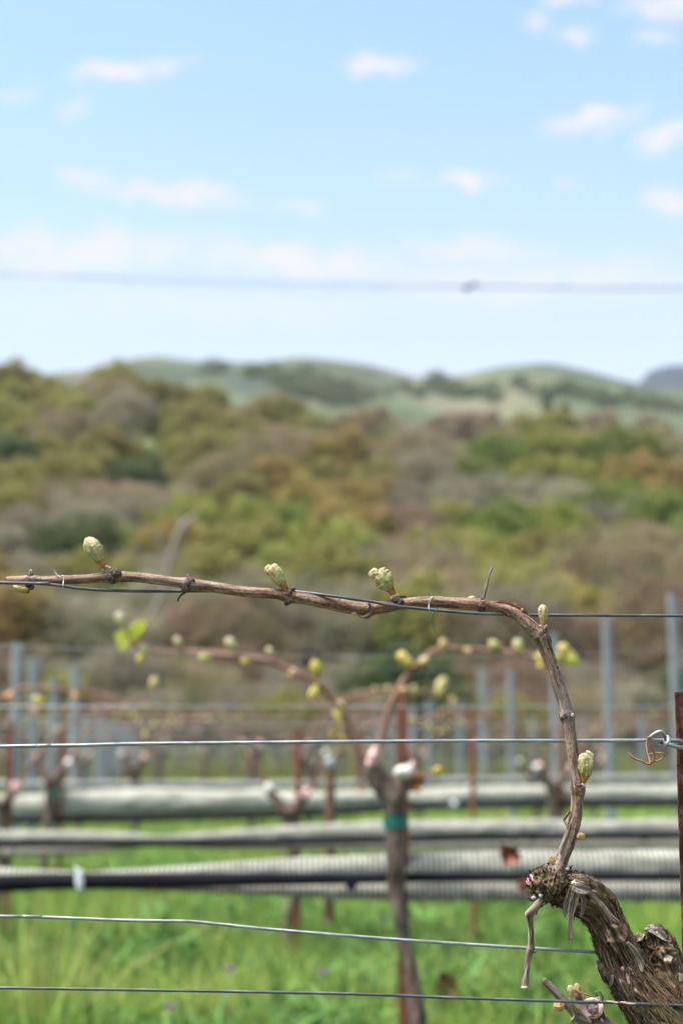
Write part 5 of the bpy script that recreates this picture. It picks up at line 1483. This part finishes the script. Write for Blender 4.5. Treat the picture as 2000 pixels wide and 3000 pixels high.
# far vines: three builds, copied along the rows
def vine_proto(seed, h=.62, buds=True):
    r_ = np.random.default_rng(seed)
    root = empty('small_grapevine', 'small far pruned grapevine', 'grapevine')
    zs = np.linspace(-.05, h, 6)
    P = np.stack([np.cumsum(r_.normal(0, .012, 6)), np.cumsum(r_.normal(0, .01, 6)), zs], -1)
    def dd(PH, S, RR, T):
        return RR * (1 + .2 * perlin(np.stack([np.cos(PH) * 1.5, np.sin(PH) * 1.5, S * 14 + seed], -1)))
    m = MB(); m.add(*tube(P, np.array([.026, .022, .02, .021, .027, .034]), 12, .03, disp=dd, ref=(0, -1, 0)))
    top = P[-1]
    ends = []
    for s in (-1, 1):
        e = top + np.array([s * r_.uniform(.05, .10), r_.normal(0, .02), r_.uniform(.04, .10)])
        m.add(*tube(np.array([top - [0, 0, .03], (top + e) / 2 + [0, 0, -.01], e]), np.array([.026, .022, .018]), 10, .02, disp=dd, ref=(0, -1, 0)))
        ends.append(e)
    m.build('trunk', M['bark_far'], root)
    for i, e in enumerate(ends):
        s = -1 if i == 0 else 1
        L = r_.uniform(.35, .6)
        P2 = np.array([e, e + [s * .10, 0, .16 + r_.uniform(-.04, .06)], e + [s * (.10 + L * .4), 0, .28], e + [s * (.10 + L * .8), .01, .27 + r_.uniform(-.03, .03)], e + [s * (.10 + L), .01, .23]])
        c = MB().add(*tube(P2, np.array([.008, .0065, .006, .005, .003]), 8, .03, ref=(0, -1, 0))).build('cane', M['cane_far'], root)
        for k in range(6 if buds else 0):
            mb_ = MB()
            j = r_.uniform(.1, 1) * (len(P2) - 1.001); a = int(j); p = P2[a] * (1 - j + a) + P2[a + 1] * (j - a)
            up = 1 if r_.random() < .7 else -1
            bud_mesh_at(mb_, p, (r_.normal(0, .4), -.2, up), r_.uniform(.02, .034), (1.05, 1.05, .7))
            mb_.build('bud', M['budfar'], c)
        if not buds and i: continue
        V, f, t = lump(e + [0, -.012, .005], (.019, .016, .021), seed + i, .3)
        MB().add(V, f, t).build('painted_cut', M['pink_far'] if (seed + i) % 3 else M['white_far'], root)
    return root
def copy_tree(o, parent=None):
    c = o.copy(); C.objects.link(c); c.parent = parent
    if parent is not None: c.matrix_parent_inverse = o.matrix_parent_inverse.copy()
    for ch in list(o.children): copy_tree(ch, c)
    return c
protos = [vine_proto(s) for s in (1, 2, 3, 5)] + [vine_proto(s, buds=False) for s in (7, 8, 9)]
used = [False] * 7
stake_me = None
def rod(x, d, h, label, w=.018):
    global stake_me
    if stake_me is None:
        m = MB(); m.add(*tube(np.array([[0, 0, -.1], [0, 0, .5], [0, 0, 1.0]]), np.array([.5, .5, .5]), 6, .5, ref=(0, -1, 0)))
        stake_me = m.mesh('rusty_stake', M['rust_far'], False)
    o = bpy.data.objects.new('rusty_stake', stake_me); C.objects.link(o)
    o.location = (x, d, 0); o.scale = (w, w, h)
    tag(o, label, 'stake', 'rusty stakes of the rows behind')
def place_vine(x, d, s, label, grp='small pruned vines of the rows behind', k=None):
    k = (random.randrange(4) if d < 14 else 4 + random.randrange(3)) if k is None else k
    o = protos[k] if not used[k] else copy_tree(protos[k])
    used[k] = True
    o.location = (x, d, 0); o.scale = (s * random.choice((-1, 1)), s, s * random.uniform(.95, 1.05)); o.rotation_euler = (0, 0, random.uniform(-.15, .15))
    tag(o, label, 'grapevine', grp)
def X(px, d): return (px - 1000) / F * d
hand = [(28, 6.3, 1.0, 'dark vine at the left edge before the second netting roll', 0), (845, 6.3, 1.0, 'dark vine between the left edge and the short wooden post, its cut pale pink', 1),
        (1618, 8.4, 1.08, 'dark vine standing directly behind the bent sharp cane', 2), (165, 8.4, 1.05, 'vine with a green tie, behind the left-hand posts', 3)]
for (px, d, s, lb, k) in hand:
    place_vine(X(px, d), d, s, lb, None, k)
    if px != 28: rod(X(px, d) + .04, d + .05, .95, 'rusty stake of the ' + {845: 'vine left of the short wooden post', 1618: 'vine behind the bent cane', 165: 'green-tied vine at the left'}[px], .028)
tape(158, 178, 2308, 2336, 8.36, 'dark green tie on the far vine behind the left-hand posts')
rod(X(1382, 6.2), 6.25, 1.0, 'rusty stake between the taped vine and the bent cane', .024)
rod(X(45, 6.5), 6.5, .98, 'rusty stake beside the dark vine at the left edge', .026)
rowd = [10.9, 13.3, 15.7, 18.1, 20.5, 22.9, 25.3, 27.7, 30.1, 32.5, 35, 37.5, 40]
for ri, d in enumerate(rowd):
    half = .235 * d + .5
    sp = 1.45 if ri < 8 else 1.9
    x = -half + random.uniform(0, sp)
    nb_ = 0
    while x < half:
        side = 'left' if x < -.05 * d else ('right' if x > .05 * d else 'middle')
        rng_ = 'fifth or sixth row' if ri < 2 else ('rows in the middle distance' if ri < 6 else 'last rows before the trees')
        place_vine(x, d, random.uniform(.95, 1.15), 'small pruned vine in the %s, %s part of the view' % (rng_, side))
        if random.random() < .3:
            rod(x + .05, d + .05, random.uniform(.88, 1.02), 'thin rusty stake in the %s, %s part of the view' % (rng_, side), .022)
        x += sp * random.uniform(.85, 1.15)
    if ri > 2:
        for zz, rmm in ((.97, 2.6), (.55, 3.0)):
            P3 = np.array([[-half * 1.6, d, zz], [0, d, zz - .02], [half * 1.6, d, zz]])
            o = MB().add(*tube(P3, np.array([rmm, rmm, rmm]) / 1000, 5, 2.0)).build('trellis_wire', M['wire'])
            tag(o, 'thin far trellis wire strung across the %s' % ('middle rows' if ri < 6 else 'last rows before the trees'), 'wire', 'thin wires of the far rows')
    if ri == 1:
        P3 = np.array([[-half * 1.6, d, .5], [-half * .3, d, .47], [half * .5, d, .5], [half * 1.6, d, .49]])
        o = MB().add(*tube(P3, np.array([.02, .03, .025, .03]), 8, .5)).build('netting_roll', netm_far)
        tag(o, 'thin far roll of grey netting low in the %s' % ('middle rows' if ri < 6 else 'last rows'), 'netting', 'thin far netting rolls')
# young canes of the third row with loose buds, left
m3 = empty('grapevine', 'blurred reddish canes of a left-hand third row vine, one with a yellow-green bud', 'grapevine')
for pts in [[(-60, 2040, 6), (0, 2045, 6), (70, 2072, 6), (130, 2080, 5)], [(-40, 2080, 5), (50, 2020, 5), (150, 2020, 5), (220, 2022, 5), (300, 2035, 5), (380, 2062, 4)]]:
    c4 = mtube(pts, 'cane', 'cane_far', m3, 8, .08, 5.3, .03)
for (px, py, L, a, tnt) in [(138, 2060, 44, -70, YG), (85, 2075, 30, 100, (1.2, .8, .5)), (215, 2020, 34, 160, (1.2, .75, .6)), (443, 2022, 40, 20, (1.05, 1, .9)), (15, 2045, 30, 60, (1.2, .8, .7))]:
    an = math.radians(a); m_ = MB(); bud_mesh_at(m_, at(px, py, 5.28), (math.sin(an), -.1, math.cos(an)), L * mpp(5.3), tnt); m_.build('bud', M['budfar'], c4)
mtube([(-80, 2750, 14), (-75, 2400, 13), (-70, 2150, 12), (-60, 2040, 7)], 'trunk', 'bark_far', m3, 12, .15, 5.35, .03)
mtube([(380, 2062, 4), (420, 2060, 4), (443, 2030, 3)], 'cane', 'cane_far', m3, 8, .05, 5.3, .03)
m4 = empty('grapevine', 'blurred thin reddish cane between the taped vine and the bent cane', 'grapevine')
c5 = mtube([(1250, 2110, 4), (1290, 2086, 5), (1330, 2080, 5), (1420, 2088, 5), (1480, 2112, 5), (1530, 2150, 5), (1580, 2210, 6), (1612, 2270, 7)], 'cane', 'cane_far', m4, 8, .08, 8.3, .03)
m_ = MB(); bud_mesh_at(m_, at(1325, 2072, 8.28), (0, -.1, 1), 30 * mpp(8.3), (1.1, 1, .8)); m_.build('bud', M['budfar'], c5)

# ================================================================== TREES
KC = {  # crown colours by kind
    'olive': ((.12, .14, .035), (.19, .18, .055), (.26, .22, .10)),
    'lime': ((.12, .15, .03), (.20, .215, .05), (.27, .25, .09)),
    'green': ((.075, .12, .025), (.13, .17, .04), (.21, .21, .075)),
    'dark': ((.04, .065, .025), (.07, .09, .038), (.13, .13, .06)),
    'grey': ((.14, .15, .085), (.215, .195, .135), (.30, .26, .20)),
    'tan': ((.15, .15, .065), (.225, .185, .105), (.30, .235, .16)),
    'pink': ((.16, .14, .075), (.225, .16, .11), (.29, .20, .145)),
    'orange': ((.15, .155, .04), (.235, .18, .06), (.30, .205, .10)),
}
for k, v in KC.items():
    M['t_' + k] = leaf_mat(k + '_foliage', .42, .8, use_col=False, stops=[(.32, tuple(c * 1.2 for c in v[0])), (.5, tuple(c * 1.2 for c in v[1])), (.68, tuple(c * 1.2 for c in v[2]))], scale=(4, 4, 4), rand=.3, spec=.1)
M['oak_bark'] = pmat('oak_bark', [(.3, (.07, .06, .048)), (.7, (.20, .18, .15))], 'Object', (3, 3, 1), bump=.5, bdist=.05, rand=.3)
M['pale_bark'] = pmat('pale_lichen_bark', [(.3, (.17, .15, .12)), (.7, (.30, .27, .23))], 'Object', (3, 3, 1), bump=.5, bdist=.05)

def crown_mesh(seed, bare=False, n=2600, conifer=False):
    """unit crown: about 1 wide, centred above the origin at z=.62; leaves are small bent quads in ragged clumps"""
    r_ = np.random.default_rng(seed)
    nl = 15 if not conifer else 9
    cs, rs = [], []
    for k in range(nl):
        a = r_.uniform(0, 2 * math.pi); rad = r_.uniform(.05, .33) if not conifer else r_.uniform(0, .12)
        z = r_.uniform(.34, .86) if not conifer else .25 + k * .085
        rad *= math.sqrt(max(.1, 1 - ((z - .5) / .5) ** 2)) * 1.15
        cs.append((math.cos(a) * rad, math.sin(a) * rad, z)); rs.append(r_.uniform(.11, .20) if not conifer else .24 - k * .02)
    cs = np.array(cs); rs = np.array(rs)
    k = r_.integers(nl, size=n)
    d = r_.normal(size=(n, 3)); d /= np.linalg.norm(d, axis=1)[:, None]
    rr_ = rs[k] * (r_.random(n) ** .4) * (1 + .3 * perlin(d * 2.2 + k[:, None]))
    c = cs[k] + d * rr_[:, None] * [1, 1, .8]
    if not conifer:                      # an outer dome ties the lobes into one rounded crown
        dome = r_.random(n) < .62
        dz = d.copy(); dz[:, 2] = np.abs(dz[:, 2]) * 1.1 - .25
        bump = 1 + .22 * fbm(dz * 2.1 + seed, 2) + .10 * perlin(dz * 7 + seed)
        cd = np.array([0, 0, .50]) + dz * np.array([.47, .47, .40]) * (bump * (.80 + .2 * r_.random(n) ** .5))[:, None]
        gap = perlin(dz * 3.7 + seed * 1.7) > -.42
        c = np.where((dome & gap)[:, None], cd, c)
    sz = r_.uniform(.010, .026, n) * (.8 if bare else 1.15)
    a = r_.normal(size=(n, 3)) + d * .3; a /= np.linalg.norm(a, axis=1)[:, None]
    b = np.cross(a, r_.normal(size=(n, 3))); b /= np.linalg.norm(b, axis=1)[:, None]
    wa = np.where(bare, 2.4, 1.0); wb = np.where(bare, .22, .75)
    A = a * (sz * wa)[:, None]; B = b * (sz * wb)[:, None]
    V = np.stack([c - A, c + B, c + A, c - B], 1)
    V[:, 1] += np.cross(a, b) * sz[:, None] * .2
    q = np.arange(n * 4).reshape(-1, 4)
    return MB().add(V.reshape(-1, 3), q, V.reshape(-1, 3)), cs, rs
def limbs_mesh(seed, cs, lean=0.0):
    r_ = np.random.default_rng(seed + 50)
    m = MB()
    fork = np.array([lean * .3, 0, .28])
    m.add(*tube(np.array([[0, 0, -.12], [.01, 0, .1], fork]), np.array([.034, .028, .022]), 8, .08, ref=(0, -1, 0)))
    for c in cs[:9]:
        mid = (fork + c) / 2 + r_.normal(0, .03, 3)
        m.add(*tube(np.array([fork - [0, 0, .02], mid, c]), np.array([.016, .010, .004]), 5, .1, ref=(.6, -.8, 0)))
        for q in range(3):
            e = c + r_.normal(0, .1, 3)
            m.add(*tube(np.array([mid * .4 + c * .6, (c + e) / 2, e]), np.array([.006, .004, .0015]), 4, .1, ref=(.6, -.8, 0)))
    return m
crowns = {}
for nm, bare, cnt, con in (('leafy', False, 5200, False), ('bare', True, 7000, False), ('conifer', False, 3200, True)):
    for v in range(4 if nm != 'conifer' else 1):
        mbq, cs, rs = crown_mesh(100 + v + (10 if bare else 0) + (30 if con else 0), bare, cnt, con)
        crowns[(nm, v)] = (mbq.mesh('crown', M['t_olive'], False), limbs_mesh(v + (10 if bare else 0), cs).mesh('trunk', M['oak_bark']))

LOOKS = {'olive': 'olive-green leafing oak', 'lime': 'yellow-green leafing oak', 'green': 'fresh green round tree', 'dark': 'dark evergreen tree', 'grey': 'grey leafless lichened oak',
         'tan': 'tan budding oak', 'pink': 'reddish-brown budding tree', 'orange': 'orange-brown budding oak'}
SHORT = {'olive': 'an olive oak', 'lime': 'a yellowish oak', 'green': 'a green tree', 'dark': 'a dark tree', 'grey': 'a grey oak', 'tan': 'a tan oak', 'pink': 'a reddish tree', 'orange': 'an orange oak'}
def ground_hit(px, py):
    v = pdir(px, py)
    ys = np.concatenate([np.arange(50, 310, 1.0)])
    x = v.x / v.y * ys; z = CAMZ + v.z / v.y * ys
    below = z < hill_z(x, ys)
    if not below.any():
        i = len(ys) - 8
    else:
        i = int(np.argmax(below))
    return x[i], ys[i]
def tree(px, pyc, wpx, kind, label=None, hs=1.0, nb=''):
    """px, pyc: centre of the crown in the photograph; wpx: crown width"""
    # find the ground point such that the crown centre comes out at pyc
    py = pyc
    for it in range(6):
        x, y = ground_hit(px, py)
        size = wpx * mpp(y)
        z0 = float(hill_z(np.array([x]), np.array([y]))[0])
        cz = z0 + .58 * size * hs
        pc = 2130 - (cz - CAMZ) / y * F
        py += (pyc - pc) * .7
        py = min(py, 2128)
    nm = 'bare' if kind in ('grey', 'tan', 'pink') else ('conifer' if kind == 'darkcone' else 'leafy')
    kk = 'dark' if kind == 'darkcone' else kind
    v = random.randrange(4) if nm != 'conifer' else 0
    cm, tm = crowns[(nm, v)]
    zone = 'foot' if pyc > 1850 else ('lower slope' if pyc > 1640 else ('middle slope' if pyc > 1440 else ('upper slope' if pyc > 1270 else 'crest')))
    xs_ = int(min(9, max(0, px // 200)))
    cn = ['far left', 'over the first bud', 'left part', 'left of second bud', 'over the second bud', 'left of third bud', 'right of third bud', 'over the upright twig', 'over the cane bend', 'far right'][xs_]
    lb = label or '%s, %s, %s, %s' % (LOOKS[kk], zone, cn, nb)
    r = empty('oak_tree' if nm != 'conifer' else 'evergreen_tree', lb, 'tree', 'trees of the wooded hillside')
    r.location = (x, y, z0 - .05 * size)
    for nn, me, mt in (('crown', cm, M['t_' + kk]), ('trunk', tm, M['pale_bark'] if kind == 'grey' else M['oak_bark'])):
        o = bpy.data.objects.new(nn, me); C.objects.link(o); o.parent = r
        o.material_slots[0].link = 'OBJECT'; o.material_slots[0].material = mt
        s = size * (1.12 if nn == 'crown' else 1.0)
        o.scale = (s, s, s * hs)
    r.rotation_euler = (0, 0, random.uniform(0, 6.28))
    return r

GRID = [   # (row centre y, width, [(x, kind) ...])
    (1118, 150, [(-120, 'olive'), (-20, 'dark'), (60, 'olive'), ]),
    (1172, 170, [(-160, 'olive'), (0, 'lime'), (110, 'olive'), (200, 'olive'), (250, 'tan'), (345, 'tan'), (460, 'olive'), (520, 'olive'), (600, 'olive')]),
    (1225, 180, [(-180, 'olive'), (20, 'olive'), (130, 'olive'), (240, 'olive'), (370, 'grey'), (500, 'olive'), (600, 'olive'), (700, 'tan'), (800, 'olive'), (900, 'olive'), (1010, 'pink'), (1090, 'tan'), (1300, 'pink'), (1420, 'pink'), (1530, 'olive'), (1640, 'olive'), (1760, 'pink'), (1920, 'tan'), (2060, 'tan'), (2180, 'olive')]),
    (1285, 190, [(-120, 'green'), (60, 'olive'), (170, 'tan'), (560, 'olive'), (680, 'olive'), (790, 'pink'), (880, 'tan'), (1000, 'pink'), (1120, 'green'), (1200, 'pink'), (1440, 'pink'), (1560, 'green'), (1690, 'pink'), (1800, 'green'), (1910, 'tan'), (2010, 'tan'), (2150, 'grey')]),
    (1350, 230, [(-150, 'olive'), (30, 'dark'), (160, 'olive'), (300, 'olive'), (600, 'olive'), (720, 'tan'), (850, 'tan'), (990, 'orange'), (1130, 'pink'), (1250, 'tan'), (1460, 'green'), (1590, 'lime'), (1720, 'lime'), (1830, 'green'), (2140, 'olive')]),
    (1425, 250, [(-120, 'olive'), (60, 'olive'), (220, 'olive'), (380, 'dark'), (640, 'tan'), (800, 'orange'), (960, 'olive'), (1120, 'olive'), (1260, 'grey'), (1420, 'green'), (1560, 'lime'), (1690, 'lime'), (1880, 'orange'), (2040, 'tan'), (2200, 'tan')]),
    (1500, 260, [(-160, 'olive'), (20, 'olive'), (170, 'tan'), (330, 'pink'), (470, 'tan'), (700, 'olive'), (880, 'orange'), (1040, 'orange'), (1200, 'grey'), (1370, 'grey'), (1530, 'grey'), (1680, 'grey'), (1820, 'green'), (1980, 'orange'), (2150, 'olive')]),
    (1575, 280, [(-120, 'tan'), (80, 'grey'), (250, 'grey'), (400, 'grey'), (560, 'lime'), (720, 'lime'), (880, 'green'), (1030, 'orange'), (1180, 'pink'), (1330, 'olive'), (1480, 'green'), (1640, 'lime'), (1800, 'grey'), (1950, 'green'), (2120, 'green')]),
    (1655, 290, [(-160, 'grey'), (20, 'grey'), (190, 'dark'), (340, 'green'), (510, 'orange'), (680, 'olive'), (860, 'olive'), (1010, 'lime'), (1150, 'pink'), (1300, 'olive'), (1450, 'lime'), (1600, 'olive'), (1760, 'tan'), (1900, 'tan'), (2060, 'green')]),
    (1740, 310, [(-100, 'orange'), (90, 'grey'), (260, 'olive'), (430, 'grey'), (620, 'olive'), (800, 'lime'), (960, 'olive'), (1120, 'grey'), (1270, 'tan'), (1430, 'lime'), (1600, 'olive'), (1750, 'tan'), (1910, 'tan'), (2080, 'tan')]),
    (1830, 340, [(-140, 'pink'), (60, 'grey'), (240, 'dark'), (420, 'grey'), (600, 'grey'), (780, 'olive'), (960, 'dark'), (1130, 'olive'), (1300, 'pink'), (1480, 'olive'), (1640, 'orange'), (1800, 'dark'), (1980, 'green'), (2150, 'olive')]),
    (1920, 350, [(-100, 'pink'), (90, 'pink'), (290, 'grey'), (480, 'grey'), (670, 'tan'), (860, 'grey'), (1040, 'grey'), (1220, 'olive'), (1420, 'tan'), (1600, 'pink'), (1800, 'olive'), (1990, 'pink'), (2160, 'tan')]),
    (2000, 360, [(-160, 'tan'), (50, 'orange'), (240, 'grey'), (430, 'tan'), (620, 'pink'), (800, 'grey'), (980, 'grey'), (1170, 'dark'), (1350, 'grey'), (1540, 'grey'), (1730, 'pink'), (1920, 'tan'), (2110, 'grey')]),
    (2075, 300, [(-120, 'grey'), (60, 'pink'), (230, 'dark'), (420, 'grey'), (610, 'tan'), (790, 'grey'), (970, 'tan'), (1150, 'grey'), (1330, 'grey'), (1510, 'tan'), (1690, 'grey'), (1870, 'tan'), (2060, 'pink')]),
]
for (gy, w, items) in GRID:
    for gi, (gx, kind) in enumerate(items):
        nb = 'right of %s' % SHORT[items[gi - 1][1]] if gi else 'left of %s' % SHORT[items[1][1]]
        dy, ws = (28, .85) if (gx > 850 and gy < 1300) else (0, 1.08)
        tree(gx + random.uniform(-14, 14), gy + dy + random.uniform(-12, 12), w * ws * random.uniform(.82, 1.15), kind, hs=random.uniform(.85, 1.1), nb=nb)
def bush(px, d, hgt, kind, label):
    v = random.randrange(4); nm = 'bare' if kind in ('grey', 'tan', 'pink') else 'leafy'
    cm, tm = crowns[(nm, v)]
    r = empty('bush', label, 'bush', 'bushes along the far edge of the vineyard')
    z0 = float(hill_z(np.array([X(px, d)]), np.array([d]))[0])
    r.location = (X(px, d), d, z0 - .22 * hgt); r.rotation_euler = (0, 0, random.uniform(0, 6.28))
    for nn, me, mt in (('crown', cm, M['t_' + kind]), ('trunk', tm, M['oak_bark'])):
        o = bpy.data.objects.new(nn, me); C.objects.link(o); o.parent = r
        o.material_slots[0].link = 'OBJECT'; o.material_slots[0].material = mt
        o.scale = (hgt * 1.4, hgt * 1.4, hgt * 1.25)
for k, gx in enumerate(range(-160, 2200, 110)):
    kd = ['grey', 'tan', 'pink', 'olive', 'grey', 'dark'][k * 5 % 6]
    bush(gx + random.uniform(-30, 30), random.uniform(43, 47), random.uniform(1.9, 2.6), kd, '%s bush at the far edge of the vineyard, %s, behind the posts' % ({'grey': 'grey bare', 'tan': 'tan bare', 'pink': 'reddish', 'olive': 'olive', 'dark': 'dark green'}[kd], 'left' if gx < 650 else ('centre' if gx < 1350 else 'right')))
for k, gx in enumerate(range(-160, 2200, 150)):
    kd = ['tan', 'grey', 'dark', 'pink', 'grey'][k * 3 % 5]
    bush(gx + random.uniform(-30, 30), random.uniform(50, 58), random.uniform(2.6, 3.6), kd, 'taller %s bush behind the vineyard edge, %s part of the view' % ({'grey': 'grey bare', 'tan': 'tan bare', 'pink': 'reddish', 'dark': 'dark green'}[kd], 'left' if gx < 650 else ('centre' if gx < 1350 else 'right')))
tree(330, 1120, 190, 'olive', 'olive oak forming the highest round point of the left crest')
tree(8, 1112, 170, 'olive', 'olive oak breaking the skyline at the far left edge')
tree(140, 1150, 150, 'olive', 'olive oak on the left crest beside the dip in the skyline')
tree(1600, 1165, 130, 'darkcone', 'dark evergreen standing above the woods before the grassy ridge', 1.0)
tree(1650, 1190, 130, 'darkcone', 'dark evergreen just right of the tallest one before the grassy ridge', .9)
tree(1560, 1160, 100, 'darkcone', 'dark evergreen just left of the tallest one before the grassy ridge', .8)

tag(sb.build('ridge_scrub', M['t_dark'], smooth=False), 'dark scrub and far trees scattered over the pale grassy ridge', 'scrub', kind='stuff')
# pale leaning trunk among the woods
lt_ = empty('leaning_tree', 'thin pale leaning bare tree on the slope, between the first and second buds', 'tree')
dL = 62
def lp(px, py): return at(px, py, dL)
MB().add(*tube(np.array([lp(400, 1930), lp(432, 1830), lp(475, 1740), lp(500, 1640), lp(518, 1580), lp(545, 1530), lp(580, 1508)]), np.array([8, 8, 7, 7, 10, 9, 4]) * mpp(dL), 10, .3, ref=(0, -1, 0))).build('trunk', M['pale_bark'], lt_)
for pts in [[(500, 1640), (470, 1590), (455, 1540)], [(475, 1720), (520, 1690), (560, 1650)], [(530, 1550), (525, 1510), (540, 1480)]]:
    MB().add(*tube(np.array([lp(*p) for p in pts]), np.array([5, 4, 2]) * mpp(dL), 7, .3, ref=(0, -1, 0))).build('limb', M['pale_bark'], lt_)

# ================================================================== HAZE
hm = bpy.data.materials.new('haze'); hm.use_nodes = True
ht = hm.node_tree
for n in list(ht.nodes): ht.nodes.remove(n)
pv = N(ht, 'ShaderNodeVolumePrincipled', i_Density=HAZE_D, i_Anisotropy=0.0)
pv.inputs['Color'].default_value = (.88, .92, .97, 1)
ho = N(ht, 'ShaderNodeOutputMaterial'); ht.links.new(pv.outputs[0], ho.inputs['Volume'])
V, q, t = box((0, 980, 230), (1950, 1130, 262))
tag(MB().add(V, q, t).build('haze', hm, smooth=False), 'thin pale spring haze in the air', kind='stuff')
